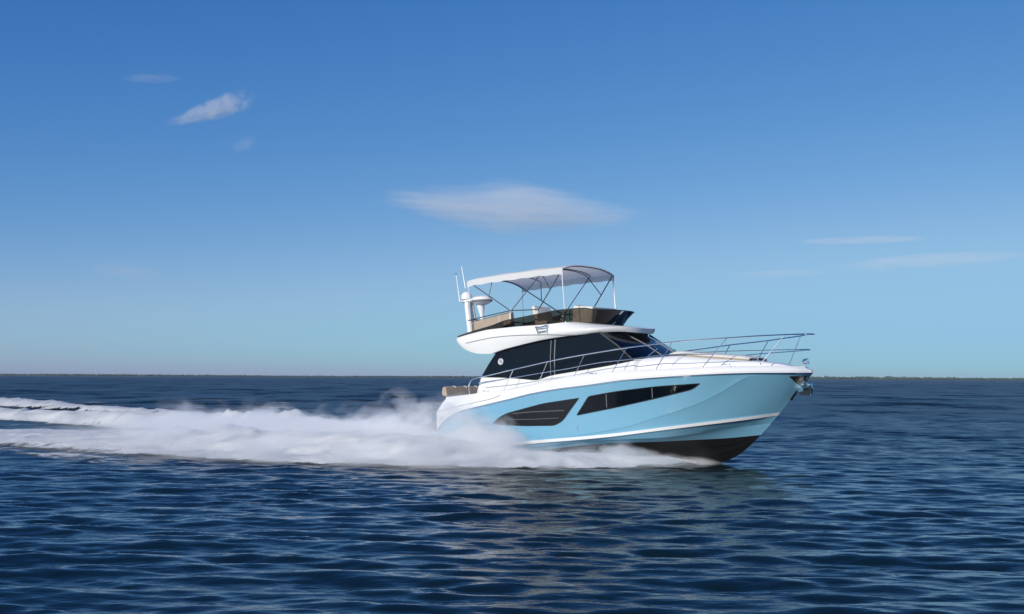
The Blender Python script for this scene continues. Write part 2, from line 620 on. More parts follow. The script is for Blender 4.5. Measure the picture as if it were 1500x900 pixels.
hull_strip('louvre', [(752, 606), (780, 603.5), (827, 601.5)], 0.020, M['louvre'], wa)
hull_strip('louvre', [(745, 614.5), (780, 614.5), (819, 612.5)], 0.014, M['louvre'], wa)
hull_strip('mullion', [(888, 577.5), (889, 597)], 0.014, M['grey'], wf, 0.006)
hull_strip('mullion', [(955, 568.5), (956, 583)], 0.014, M['grey'], wf, 0.006)
for u, v in [(846, 625), (846.5, 630), (845, 628)]:
    for s in (1, -1):
        p = cast(hull_bvh, u, v, 0)
        MB().lathe([(0, .012), (.02, .012), (.03, 0.0)], (p[0], p[1] * s, p[2]), (0, -s, 0), 12).build('drain_outlet', M['steel'], hull)
for bv, par, lst in ((hull_bvh, hull, [(686.5, 610)]), (deck_bvh, deck, [(647.5, 612)])):
    for u, v in lst:
        p = cast(bv, u, v, 0)
        for s in (1, -1):
            MB().lathe([(0, .016), (.025, .016), (.04, 0.0)], (p[0], p[1] * s, p[2]), (0, -s, 0), 12).build('drain_outlet', M['steel'], par)
# flush mooring cleats on the bulwark
for u, v in [(711, 573.5), (868, 548), (1063, 534.8)]:
    q = deck_bvh
    p = cast(q, u, v, 0.01)
    if p is None:
        p = onB(u, v, BXs, BG)
    for s in (1, -1):
        b = MB()
        for dx in (-0.075, 0.0):
            b.tube([(p[0] + dx - 0.06, p[1] * s - 0.02 * s, p[2] + 0.01), (p[0] + dx, p[1] * s - 0.03 * s, p[2] + 0.02), (p[0] + dx + 0.05, p[1] * s - 0.02 * s, p[2] - 0.006)], 0.012, 6)
        b.lathe([(0, 0), (.02, 0), (.02, 0.04), (0, .04)], (p[0] + 0.14, p[1] * s, p[2] + 0.0), (0, -s, 0), 10)
        b.build('cleat', M['steel'], deck)

# ------------------------------------------------------------------ cabin
YC, YT = 1.62, 1.55


def side_line(px, y):
    P = [onY(u, v, -y) for u, v in px]
    return [p[0] for p in P], [p[2] for p in P]


gbx, gbz = side_line([(705, 552.5), (740, 553.3), (770, 555.5), (785, 556.7), (794, 554.5), (805, 550.5), (830, 546), (860, 541), (900, 534), (928, 528)], YC)
gtx, gtz = side_line([(728, 515), (760, 505.5), (810, 496), (860, 489), (878, 487)], YT)
NS = 40
s01 = np.linspace(0, 1, NS)
xb = gbx[0] + (gbx[-1] - gbx[0]) * s01
xt = gtx[0] + (gtx[-1] - gtx[0]) * s01
zb_ = smooth_interp(xb, gbx, gbz)
zt_ = smooth_interp(xt, gtx, gtz)
glass_b = [(x, -YC, z) for x, z in zip(xb, zb_)]
glass_t = [(x, -YT, z) for x, z in zip(xt, zt_)]
# windscreen: base and head curves from pillar to pillar
NW = 25
wv = np.linspace(-1, 1, NW)
BULB, BULT = 0.58, 0.30
ws_b = [(xb[-1] + BULB * (1 - abs(q) ** 2.4), YC * q, zb_[-1] + 0.06 * (1 - q * q)) for q in wv]
ws_t = [(xt[-1] + BULT * (1 - abs(q) ** 2.4), YT * q, zt_[-1] - 0.02 * (1 - q * q)) for q in wv]
cab = MB()
low = [(x, -YC - 0.02, float(np.interp(x, gun[0], gun[2])) - 0.12) for x in xb]
aft_lo = onY(696.5, 578, -YC - 0.02)
low[0] = (aft_lo[0], -YC - 0.02, low[0][2])
# white side below the glass
lo2 = [(low[0][0] + (low[-1][0] - low[0][0]) * t, p[1], p[2]) for t, p in zip(s01, low)]
cab.loft([lo2, [(x * 0.5 + a[0] * 0.5, -YC - 0.012, z * .5 + a[2] * .5) for (x, y, z), a in zip(glass_b, lo2)], glass_b])
cab.mirror()
# front skirt below the windscreen
fl = [(x + 0.0, y * 1.01, z - 0.45) for x, y, z in ws_b]
cab.loft([fl, ws_b])
# aft bulkhead, white, slightly inboard
cab.loft([[lo2[0], glass_b[0], glass_t[0]], [(lo2[0][0], -lo2[0][1], lo2[0][2]), (glass_b[0][0], YC, glass_b[0][2]), (glass_t[0][0], YT, glass_t[0][2])]])
cabin = cab.build('cabin', M['white'], boat, angle=30)
sg_edge = MB()
for s in (1, -1):
    g = MB()
    mid_r = [tuple((np.array(a) + np.array(b)) / 2 + np.array([0, -0.03, 0])) for a, b in zip(glass_b, glass_t)]
    g.loft([[(x, y * s, z) for x, y, z in r] for r in (glass_b, mid_r, glass_t)])
    sw = g.build('side_window', M['glass'], cabin)
    # window bars
    for k0, wd in (((807.5, 496.5), 0.014), ((813.5, 495.5), 0.02)):
        pa = onY(k0[0], k0[1] + 1.5, -YT - 0.012); pb_ = onY(k0[0] - 0.8, 549, -YC - 0.012)
        pm = (pa + pb_) / 2 + np.array([0, -0.032, 0])
        MB().tube([(p[0], p[1] * s, p[2]) for p in (pa, pm, pb_)], wd, 6).build('window_bar', M['grey'], sw)
    tr_ = [tuple(np.array(p) * [1, s, 1] + [0, -0.006 * s, 0]) for p in glass_b]
    MB().tube(tr_, 0.014, 6).build('window_trim', M['rubber'], sw)
    # aft glass pane, greyer
    if True:
        a0, a1 = onY(717, 541, -YC - 0.03), onY(721, 522, -YT - 0.03)
    pc = onY(734, 530, -1.60)
    em = MB()
    em.lathe([(0, 0), (.115, 0), (.115, .014), (.10, .02), (.088, .014), (0, .014)], (pc[0], -s * 1.615, pc[2]), (0, -s, 0), 28)
    e = em.build('round_emblem', M['silver'], sw)
    dm = MB()
    for (dx, dz) in ((-.03, 0), (.03, 0), (0, .026), (0, -.026)):
        dm.box((pc[0] + dx, -s * (1.615 + 0.016), pc[2] + dz), (.034, .006, .018), (0, R(35 if dx * dz == 0 and dx else -35), 0), 0.002, 1)
    dm.build('emblem_mark', M['rubber'], e)
ws = MB()
wm = [((a[0] + b[0]) / 2 + 0.03, (a[1] + b[1]) / 2, (a[2] + b[2]) / 2 + 0.03) for a, b in zip(ws_b, ws_t)]
ws.loft([ws_b, wm, ws_t])
wind = ws.build('windscreen', M['glass'], cabin)
for idx in (0, NW - 1):
    MB().tube([ws_b[idx], wm[idx], ws_t[idx]], 0.035, 8).build('pillar', M['rubber'], cabin)
for idx in (8, 16):
    MB().tube([ws_b[idx], wm[idx], ws_t[idx]], 0.022, 6).build('mullion', M['grey'], wind)
MB().tube([tuple(np.array(p) + [0.02, 0, -0.09]) for p in ws_t], 0.016, 6).build('head_trim', M['steel'], wind)
MB().tube([tuple(np.array(p) + [0.012, 0, 0.0]) for p in ws_b], 0.02, 6).build('sill_trim', M['white'], wind)
# wipers parked along the glass
for i0, i1 in ((2, 9), (12, 17), (18, 22)):
    a = np.array(ws_b[i0]) + [0.05, 0, 0.02]
    b_ = np.array(wm[i1]) * 0.6 + np.array(ws_b[i1]) * 0.4 + [0.05, 0, 0.03]
    wp = MB().tube([a, (a + b_) / 2 + [0.03, 0, 0.03], b_], 0.014, 6)
    wp.tube([b_ + (np.array(ws_b[i1]) - b_) * -0.25, b_ + (np.array(ws_b[i1]) - b_) * 0.7], 0.01, 6)
    wp.build('wiper', M['steel'] if i0 == 2 else M['rubber'], wind)

# foredeck trunk and sun pad
tk_px = [(960, 524), (1000, 521), (1040, 524), (1080, 527), (1115, 530), (1140, 533.5), (1150, 536)]
tk = [onY(u, v, -0.55) for u, v in tk_px]
tX = np.linspace(7.9, tk[-1][0], 30)
tZ = smooth_interp(tX, [7.6] + [p[0] for p in tk], [tk[0][2] + 0.04] + [p[2] for p in tk])
half = np.interp(tX, [7.9, 9, 10, 11, 12, tX[-1]], [1.58, 1.45, 1.2, .9, .55, .3])
base = np.interp(tX, gun[0], gun[2]) - 0.1
tb = MB()
rows = []
for fy, fz in ((1.0, 0.0), (0.97, 0.55), (0.90, 0.85), (0.78, 0.97), (0.5, 1.02), (0.0, 1.05)):
    rows.append([(x, -h * fy, b + (z - b) * fz) for x, h, b, z in zip(tX, half, base, tZ)])
tb.loft(rows)
tb.mirror()
nose = [r[-1] for r in rows]
tb.loft([nose, [(x, -y, z) for x, y, z in nose]])
trunk = tb.build('coachroof', M['white'], deck, angle=40)
trunk_bvh = tb.bvh()
px0, px1 = 9.0, 11.45
pads = []
for s in (-1, 1):
    pd = MB()
    rows = []
    for f in np.linspace(0, 1, 14):
        x = px0 + (px1 - px0) * f
        z = float(np.interp(x, tX, tZ)) + 0.02
        h = float(np.interp(x, tX, half)) * 0.78
        e = 0.05 if 0 < f < 1 else 0.0
        rows.append([(x, s * 0.02, z), (x, s * 0.02, z + 0.05 + e), (x, s * 0.1, z + 0.07 + e), (x, s * (h - 0.08), z + 0.05 + e), (x, s * h, z + 0.03), (x, s * h, z - 0.03), (x, s * 0.02, z)])
    pd.loft(rows)
    pad = pd.build('sun_pad', M['cream'], deck, angle=50)
for s in (-1, 1):
    MB().tube([(x, s * (float(np.interp(x, tX, half)) * 0.78 + 0.012), float(np.interp(x, tX, tZ)) + 0.02) for x in np.linspace(px0, px1, 12)], 0.022, 6).build('pad_piping', M['tan'], pad)
for s in (1, -1):
    MB().tube([(11.5 + 0.12 * math.cos(a), s * 0.3 + 0.0, float(np.interp(11.6, tX, tZ)) + 0.10 * math.sin(a)) for a in np.linspace(0, math.pi, 9)], 0.012, 6).build('grab_handle', M['steel'], deck)

# ------------------------------------------------------------------ flybridge
def half_plan(h, xa, xm, xf, n=2.5, ra=0.35, ns=26, nf=26):
    P = [(xa, 0.0), (xa, -h * 0.4)]
    for a in np.linspace(0, math.pi / 2, 7):
        P.append((xa + ra - ra * math.cos(a), -(h - ra) - ra * math.sin(a)))
    for x in np.linspace(xa + ra, xm, ns)[1:]:
        P.append((x, -h))
    for a in np.linspace(0, math.pi / 2, nf)[1:]:
        P.append((xm + (xf - xm) * math.sin(a) ** (2 / n), -h * math.cos(a) ** (2 / n) if a < math.pi / 2 - 1e-6 else 0.0))
    return P


def zline(px, y, extra=()):
    P = sorted([(p[0], p[2]) for p in (onY(u, v, -y) for u, v in px)] + list(extra))
    return [p[0] for p in P], [p[1] for p in P]


def loop(plan, zl, dz=0.0, dx=0.0):
    return [(x + dx, y, float(smooth_interp(x, *zl)) + dz) for x, y in plan]


zU = zline([(664, 496), (690, 489), (720, 482.5), (750, 479.3), (800, 475.5), (830, 471.5)], 1.72, [(6.2, 4.46), (6.7, 4.42)])
zT = zline([(664, 498), (700, 491.5), (740, 487.5), (780, 485.5), (820, 484.2)], 1.80, [(onY(870, 482.5, -1.62)[0], onY(870, 482.5, -1.62)[2]), (onY(905, 479.5, -1.2)[0], onY(905, 479.5, -1.2)[2]), (onY(940, 482.5, -.3)[0], onY(940, 482.5, -.3)[2]), (onY(956, 489, .35)[0] + .25, onY(956, 489, .35)[2])])
zL = zline([(668, 505), (685, 514), (700, 518.3), (720, 518.3), (728, 515), (760, 506), (800, 497), (840, 491)], 1.70, [(onY(870, 487, -1.55)[0], onY(870, 487, -1.55)[2]), (onY(900, 484.5, -1.2)[0], onY(900, 484.5, -1.2)[2]), (onY(940, 487, -.3)[0], onY(940, 487, -.3)[2]), (onY(956, 493, .35)[0] + .25, onY(956, 493, .35)[2])])
pU = half_plan(1.72, 0.66, 4.6, 6.22, 2.4)
pT_ = half_plan(1.80, 0.66, 5.0, 7.58, 2.3)
pL = half_plan(1.70, 0.74, 5.0, 7.52, 2.3)
U, T, L = loop(pU, zU), loop(pT_, zT), loop(pL, zL)
T = [(x, y, z + 0.035 * min(1, max(0, (x - 5.5) / 1.2))) for x, y, z in T]
L = [(x, y, z - 0.03 * min(1, max(0, (x - 5.5) / 1.2))) for x, y, z in L]
fb = MB()


def mixl(a, b, f, out=0.0):
    r = []
    for p, q in zip(a, b):
        y = p[1] * (1 - f) + q[1] * f
        r.append((p[0] * (1 - f) + q[0] * f, y * (1 + out), p[2] * (1 - f) + q[2] * f))
    return r


Lin = [(x * 0.97 + 0.1, y * 0.86, z + 0.015) for x, y, z in L]
Lc = [(x, 0.0, z) for x, y, z in Lin]
Uin = [(x, y * 0.93, z - 0.002) for x, y, z in U]
Uin = [(x + (0.1 if i < 3 else 0), y, z) for i, (x, y, z) in enumerate(Uin)]
Fl = [(x, y * 0.92, 4.18 + 0.0 * z) for x, y, z in Uin]
Fc = [(x, 0.0, 4.18) for x, y, z in Fl]
rows = [Fc, Fl, Uin, U, mixl(U, T, .35, .012), mixl(U, T, .7, .008), T, mixl(T, L, .15, .012), mixl(T, L, .4, .022), mixl(T, L, .7, .02), mixl(T, L, .9, .008), L, Lin, Lc]
fb.loft(rows)
fb_bvh = fb.bvh()
fb.mirror()
fly = fb.build('flybridge', M['white'], boat, angle=32)
# dark crease trim on the side
tp = [cast(fb_bvh, u, v, 0.006) for u, v in fine([(683, 503), (700, 499), (720, 495), (740, 492.7), (760, 491.4), (800, 490.4), (845, 490.9)], 4, False)]
tp = [p for p in tp if p is not None]
for s in (1, -1):
    MB().tube([(p[0], p[1] * s, p[2]) for p in tp], 0.013, 6).build('side_trim', M['grey'], fly)
p = cast(fb_bvh, 862, 492, 0.02)
if p is not None:
    for s in (1, -1):
        MB().lathe([(0, .05), (.03, .045), (.045, 0.0)], (p[0], p[1] * s, p[2]), (0, -s, 0), 12).build('nav_light', M['rubber'], fly)
# smoked wind deflector standing on the coaming
zD = zline([(664, 495.8), (690, 486.5), (720, 477.5), (742, 469.5), (755, 467), (785, 461), (820, 454.2), (850, 450.5)], 1.76, [(6.2, 4.93), (7.0, 4.88)])
pD = half_plan(1.77, 0.62, 4.8, 6.70, 2.4)
D = loop(pD, zD)
D = [(x, y, max(z, u[2] + 0.01)) for (x, y, z), u in zip(D, U)]
i0 = 7
base_l = [(x, y * 0.985, z - 0.01) for x, y, z in U]
df = MB()
mrow = [tuple((np.array(a) * 0.5 + np.array(b) * 0.5) + np.array([-0.03 if a[0] > 5 else 0, 0.015, 0])) for a, b in zip(base_l, D)]
df.loft([base_l[i0:], mrow[i0:], D[i0:]])
df.mirror()
defl = df.build('wind_deflector', M['smoked'], fly, solid=0.012)
tr_ = [p for p in D[i0:]]
tr_ = tr_ + [(x, -y, z) for x, y, z in tr_[::-1][1:]]
MB().tube(tr_, 0.016, 6).build('deflector_edge', M['rubber'], defl)
# opaque dark aft part of the deflector band
ob = MB()
k1 = max(i for i, q in enumerate(D[:60]) if q[0] < 3.2)
ob.loft([[(x, y * 1.0 - 0.02, z) for x, y, z in base_l[i0:k1]], [(x, y - 0.016, z) for x, y, z in D[i0:k1]]])
for s in (1, -1):
    MB().add([(x, y * s, z) for x, y, z in ob.v], ob.f).build('dark_band', M['dark'], fly, solid=0.006)

# fly seating, helm and rail -------------------------------------------------
FZ = 4.18
se = MB()
a0, a1 = onY(691, 472, -1.45), onY(749, 456.5, -1.45)
bk = [(a0[0] + (a1[0] - a0[0]) * t, a0[2] + (a1[2] - a0[2]) * t) for t in np.linspace(0, 1, 10)]
for s in (1, -1):
    q = MB()
    q.loft([[(x, -s * 1.52, FZ + 0.2), (x, -s * 1.5, z - 0.05), (x, -s * 1.46, z), (x, -s * 1.38, z), (x, -s * 1.33, z - 0.05), (x, -s * 1.28, FZ + 0.3), (x, -s * 1.28, FZ + 0.2)] for x, z in bk], close=True)
    q.v and q.f.append(tuple(range(7))); q.f.append(tuple(range(63, 70)))
    bb = q.build('bench_back', M['tan'], fly, angle=50)
    for t in (0.02, 0.72, 0.98):
        x = a0[0] + (a1[0] - a0[0]) * t; z = a0[2] + (a1[2] - a0[2]) * t
        MB().tube([(x, -s * 1.525, FZ + 0.2), (x, -s * 1.505, z - 0.04), (x, -s * 1.42, z + 0.006)], 0.012, 6).build('seat_piping', M['cream'], bb)
q = MB()
q.box(((a0[0] + a1[0]) / 2, 0, FZ + 0.17), (a1[0] - a0[0] - 0.1, 2.5, 0.3), (0, 0, 0), 0.05)
q.build('bench_base', M['cream'], fly)


def helm_seat(x, y, z, wd, tiltb=-0.25, big=1.0):
    r = MB()
    r.box((x, y, FZ + 0.5), (0.5, wd, 0.14), (0, 0, 0), 0.05, 3)
    r.box((x, y, FZ + 0.22), (0.34, wd * 0.7, 0.44), (0, 0, 0), 0.03, 2)
    o = r.build('helm_seat', M['cream'], fly)
    b = MB()
    b.box((x - 0.24, y, (FZ + 0.45 + z) / 2), (0.13 * big, wd, z - FZ - 0.45), (0, tiltb, 0), 0.05, 3)
    b.build('backrest', M['cream'], o)
    e = MB()
    e.box((x - 0.33, y, (FZ + 0.45 + z) / 2 - 0.03), (0.05, wd * 0.92, z - FZ - 0.55), (0, tiltb, 0), 0.02, 2)
    e.build('seat_back_panel', M['tan'], o)


pa = onY(797, 449, -0.35)
helm_seat(pa[0] + 0.25, -0.45, pa[2], 0.95)
pb_ = onY(846, 446, -0.35)
q = MB()
q.box((pb_[0] + 0.35, 0.1, (FZ + pb_[2]) / 2 - 0.05), (0.8, 1.5, pb_[2] - FZ - 0.12), (0, 0.13, 0), 0.06, 3)
con = q.build('helm_console', M['cream'], fly)
MB().box((pb_[0] - 0.03, 0.1, pb_[2] - 0.16), (0.08, 1.1, 0.26), (0, 0.3, 0), 0.02).build('instrument_panel', M['tan'], con)
wh = MB()
wx = pb_[0] - 0.22
wh.tube([(wx + 0.05 * math.sin(a) * 0.6, -0.35 + 0.19 * math.cos(a), pb_[2] - 0.33 + 0.19 * math.sin(a)) for a in np.linspace(0, 2 * math.pi, 25)], 0.016, 6, cap=False)
wh.tube([(wx, -0.54, pb_[2] - 0.33), (wx + 0.1, -0.35, pb_[2] - 0.33), (wx, -0.16, pb_[2] - 0.33)], 0.012, 6)
wh.build('steering_wheel', M['rubber'], con)
# forward lounge beside and ahead of the console
q = MB()
q.box((5.35, 0, FZ + 0.2), (0.9, 2.3, 0.34), (0, 0, 0), 0.06, 3)
q.build('forward_lounge', M['cream'], fly)
# low rail above the bench
for s in (1, -1):
    rp = [onY(u, v, -1.58) for u, v in [(685.5, 470), (691, 468.5), (720, 461.5), (748, 455.2), (786, 453.8)]]
    r = MB().tube([(p[0], p[1] * s, p[2]) for p in rp], 0.018, 6)
    for p in (rp[1], rp[3]):
        r.tube([(p[0], p[1] * s, p[2]), (p[0] + 0.05, p[1] * s, FZ + 0.2)], 0.016, 6)
    r.build('fly_rail', M['tube'], fly)
rp = onY(690, 468.5, -1.58)
MB().tube([(rp[0] + 0.02, y, rp[2]) for y in np.linspace(-1.58, 1.58, 9)], 0.018, 6).build('fly_rail', M['tube'], fly)

# folding bracket / twin horn under the deflector
hb = MB()
pts_h = [(786.5, 480), (803, 478.5), (790, 488.5), (802, 487), (795, 484)]
H = [cast(fb_bvh, u, v, 0.07) for u, v in pts_h]
if all(p is not None for p in H):
    hb.tube([H[0], H[2]], 0.02, 6); hb.tube([H[1], H[3]], 0.02, 6)
    hb.tube([H[0] + [0, 0, -0.03], (H[0] + H[1]) / 2 + [0, -0.05, -0.05], H[1] + [0, 0, -0.03]], [0.035, 0.03, 0.05], 8)
    hb.tube([H[2] + [0, 0, 0.05], H[3] + [0, 0, 0.06]], 0.018, 6)
    for p in H[:4]:
        hb.tube([p, p + [0, 0.1, 0]], 0.015, 6)
    hb.build('twin_horn', M['steel'], fly)

# ------------------------------------------------------------------ radar mast
ms = MB()
mY = -1.02
pr = onY(705.5, 440, mY)
pdm = onY(683.5, 436, mY)
base_z = FZ + 0.1
for dy in (-0.16, 0.16):
    ms.tube([(pdm[0] + 0.28, mY + dy, base_z), (pdm[0] + 0.12, mY + dy * 0.8, pdm[2] - 0.35), (pdm[0] + 0.08, mY + dy * 0.4, pdm[2] - 0.12)], [0.11, 0.095, 0.10], 10)
ms.tube([(pr[0] + 0.1, mY, base_z), (pr[0] - 0.02, mY, pr[2] - 0.5), (pr[0] - 0.05, mY, pr[2] - 0.18)], [0.06, 0.08, 0.15], 10)
ms.box(((pdm[0] + pr[0]) / 2 - 0.05, mY, pdm[2] - 0.14), (0.85, 0.4, 0.07), (0, 0.0, 0), 0.02)
mast = ms.build('radar_mast', M['plastic'], fly, angle=40)
rd = MB()
rd.lathe([(0, -0.17), (.14, -0.17), (.24, -0.14), (.35, -0.07), (.385, -0.01), (.35, .08), (.2, .14), (0, .16)], tuple(pr), (0, 0, 1), 32)
rdo = rd.build('radar_dome', M['plastic'], mast)
MB().lathe([(.355, -.068), (.385, -.06), (.392, -.015), (.38, 0)], tuple(pr), (0, 0, 1), 32).build('radar_band', M['grey'], rdo)
sdm = MB()
sdm.lathe([(0, -.19), (.17, -.18), (.20, -.12)] + [(.20 * math.cos(a), .20 * math.sin(a) * 1.05) for a in np.linspace(-.2, math.pi / 2, 10)], tuple(pdm), (0, 0, 1), 28)
sdo = sdm.build('satellite_dome', M['plastic'], mast)
MB().lathe([(.195, -.13), (.207, -.12), (.207, -.08), (.198, -.075)], tuple(pdm), (0, 0, 1), 28).build('dome_band', M['grey'], sdo)
for tops, bots, y in (((668, 402.5), (673.5, 441.5), mY - 0.25), ((676, 390.5), (682, 423), mY + 0.25)):
    t_, b_ = onY(*tops, y), onY(*bots, y)
    an = MB().tube([b_, b_ * 0.75 + t_ * 0.25, t_], [0.022, 0.017, 0.010], 8)
    if tops[0] == 668:
        an.tube([b_, (b_[0] + 0.25, y + 0.15, b_[2] - 0.03)], 0.025, 8)
    ao = an.build('antenna', M['plastic'], mast)
    if tops[0] == 668:
        MB().lathe([(0, .05), (.02, .045), (.022, 0), (0, -.01)], tuple(t_), (0, 0, 1), 10).build('antenna_tip', M['rubber'], ao)

# ------------------------------------------------------------------ bimini
HB = 1.58
ex, ez = [], []
for u, v in [(685, 418.5), (700, 415), (730, 410.5), (770, 405), (800, 401.5), (823, 399.5)]:
    q = onY(u, v, -HB); ex.append(q[0]); ez.append(q[2])
bx = np.linspace(ex[0], ex[-1], 44)
bz = smooth_interp(bx, ex, ez)
bow_x = [ex[0] + 0.02, ex[0] + 1.35, ex[0] + 2.75, ex[-1] - 0.02]


def arch(y):
    q = abs(y) / HB
    return 0.20 * (1 - q ** 3.0)


ys = np.concatenate([-HB + 0.0 * np.ones(1), np.linspace(-HB, HB, 41), HB * np.ones(1)])
can = MB()
rows = []
for x, z in zip(bx, bz):
    dmin = min(abs(x - k) for k in bow_x)
    sag = -0.03 * min(1, dmin / 0.5)
    endf = 1.0
    row = []
    for i, y in enumerate(ys):
        zz = z + 0.15 + arch(y) + sag * (1 - (abs(y) / HB) ** 4)
        if i in (0, len(ys) - 1):
            zz = z - 0.055 + 0.012 * math.sin(x * 9)
        row.append((x, y, zz))
    rows.append(row)
# front valance with scalloped edge, and aft hem
front = [(p[0] + 0.03, p[1], p[2] - 0.03 - 0.015 * math.sin(i * 1.5) ** 2) for i, p in enumerate(rows[-1])]
aft = [(p[0] - 0.02, p[1], p[2] - 0.07) for p in rows[0]]
can.loft([aft] + rows + [front])
bim = can.build('bimini_top', M['canvas'], boat, angle=40)
fr = None
ca_ = lambda x, y: float(np.interp(x, bx, bz)) + 0.13 + arch(y)


def bow(x):
    P = []
    for y in np.linspace(-HB + 0.06, HB - 0.06, 25):
        P.append((x, y, ca_(x, y) - 0.03))
    return P


p1 = onY(748.5, 456, -1.55); p2 = onY(787, 457, -1.55)
for piv, x in ((p1, bow_x[0]), (p2, bow_x[3])):
    MB().tube([(piv[0], -1.55, piv[2])] + bow(x) + [(piv[0], 1.55, piv[2])], 0.019, 8).build('bimini_bow', M['tube'], bim)
    k = 1 if x == bow_x[0] else -1
    xs_ = x + k * 1.0
    P = bow(xs_)[1:-1]
    m_ = np.array([piv[0], -1.55, piv[2]]) * 0.48 + np.array(bow(x)[0]) * 0.52
    MB().tube([m_] + P + [m_ * [1, -1, 1]], 0.016, 8).build('bimini_bow', M['tube'], bim)
# front tubes down to the deflector and struts
for s in (1, -1):
    for (xa, za), (xb_, zb2) in (((bow_x[3], float(np.interp(bow_x[3], bx, bz))), (bow_x[3] + 0.06, FZ + 0.3)),):
        MB().tube([(xa, s * (HB - 0.03), za), (xb_, s * (HB - 0.02), zb2)], 0.030 if s == 1 else 0.016, 8).build('front_post', M['plastic'], bim)
    MB().tube([(bow_x[0] + 0.0, s * (HB - 0.03), float(np.interp(bow_x[0], bx, bz))), (bow_x[0] + 0.02, s * (HB - 0.05), FZ + 0.3)], 0.011, 6).build('strap', M['plastic'], bim)
    MB().lathe([(0, .05), (.035, .045), (.04, 0), (.035, -.3), (0, -.3)], (p1[0], s * 1.55, p1[2]), (0.06, 0, 1), 10).build('frame_mount', M['plastic'], bim)
    MB().lathe([(0, .05), (.03, .045), (.03, -.12), (0, -.12)], (p2[0], s * 1.55, p2[2]), (0, 0, 1), 10).build('frame_mount', M['plastic'], bim)
x3 = onY(792, 402.5, -HB)[0]
P = bow(x3)[1:-1]
MB().tube([(p1[0], -1.55, p1[2])] + P + [(p1[0], 1.55, p1[2])], 0.015, 8).build('bimini_bow', M['tube'], bim)

# ------------------------------------------------------------------ bow rail
BR = np.maximum(BYs - 0.10, 0.03)
BRx = np.append(BXs, 13.45); BRy = np.append(BR, 0.03); BRy[-2] = 0.12
near = [onB(u, v, BRx, BRy) for u, v in [(703, 552.8), (720, 549), (751, 541.6), (800, 530.4), (830, 524.2), (855, 519.8), (885, 514.8), (916, 510), (950, 505.5), (985, 501.2), (1025, 498), (1065, 495.3), (1105, 492.6), (1148, 490.6), (1175, 489.6)]]
near = [p for p in near if p is not None]
tip = onY(1192, 489.6, 0)
hook = [onB(u, v, BRx, BRy) for u, v in [(688, 577.5), (686.8, 566), (690, 558), (695.5, 554.8)]]
rail_x = [p[0] for p in near]; rail_z = [p[2] for p in near]
full = hook + near
yn = lambda x: float(np.interp(x, BRx, BRy))
xe = tip[0]
nose_pts = []
lx = near[-1]
for a in np.linspace(0, math.pi / 2, 8)[1:]:
    nose_pts.append(np.array([lx[0] + (xe - lx[0]) * math.sin(a), lx[1] * math.cos(a), lx[2] + (tip[2] - lx[2]) * math.sin(a)]))
half_r = full + nose_pts


def sm(P, n=6):
    """Catmull-Rom through the points"""
    P = [np.array(p, float) for p in P]
    out = []
    for i in range(len(P) - 1):
        p0, p1_, p2_, p3 = P[max(i - 1, 0)], P[i], P[i + 1], P[min(i + 2, len(P) - 1)]
        for t in np.linspace(0, 1, n, endpoint=False):
            out.append(0.5 * ((2 * p1_) + (-p0 + p2_) * t + (2 * p0 - 5 * p1_ + 4 * p2_ - p3) * t * t + (-p0 + 3 * p1_ - 3 * p2_ + p3) * t ** 3))
    out.append(P[-1])
    return out


hs = sm(half_r, 5)
rail = MB().tube(hs + [p * [1, -1, 1] for p in hs[::-1][1:]], 0.0185, 8).build('bow_rail', M['steel'], deck)
# mid rail
mpx = [(701, 561), (725, 557.6), (750, 553.8), (790, 547), (830, 540.6), (848, 536.9), (880, 531.2), (905, 528.5), (927, 526), (960, 521.3), (1000, 518.6), (1046, 515.6), (1080, 514.4), (1120, 513.4), (1160, 512.6)]
mr_ = [onB(u, v, BRx, BRy) for u, v in mpx]
mr_ = [p for p in mr_ if p is not None]
mt_ = onY(1184.5, 512.2, 0)
lx = mr_[-1]
mr_ += [np.array([lx[0] + (mt_[0] - lx[0]) * math.sin(a), lx[1] * math.cos(a), lx[2] + (mt_[2] - lx[2]) * math.sin(a)]) for a in np.linspace(0, math.pi / 2, 7)[1:]]
hs = sm(mr_, 4)
MB().tube(hs + [p * [1, -1, 1] for p in hs[::-1][1:]], 0.013, 8).build('mid_rail', M['steel'], rail)
for (bu, bv_), (tu, tv) in [((738, 571), (752, 541.5)), ((788, 561), (802, 530)), ((841, 550), (856, 519.8)), ((897, 544), (917.5, 510)), ((960, 541), (985, 501.2)), ((1029, 537), (1065, 495.3)), ((1113, 533), (1150, 490.6))]:
    b_ = onB(bu, bv_, BXs, BG); t_ = onB(tu, tv, BRx, BRy)
    for s in (1, -1):
        q = MB().tube([b_ * [1, s, 1] + [0, 0, -0.03], t_ * [1, s, 1]], 0.0125, 8)
        q.lathe([(0, .012), (.03, .01), (.034, 0), (.034, -.02)], tuple(b_ * [1, s, 1]), (0, 0, 1), 12)
        q.build('stanchion', M['steel'], rail)

# ------------------------------------------------------------------ bow fittings
p = onY(1180, 530, 0.0)
bz0 = float(np.interp(p[0], gun[0], gun[2]))
bl = MB()
bl.lathe([(.05, 0), (.05, .02), (.022, .03), (.02, .1), (0, .1)], (p[0], 0, bz0), (0, 0, 1), 14)
bl.lathe([(0, -.09), (.055, -.085), (.08, -.05), (.085, .0), (.085, .05), (.095, .06), (.095, .075), (0, .06)], (p[0], 0, p[2]), (1, 0, 0.05), 20)
bl.build('bow_spotlight', M['steel'], deck)
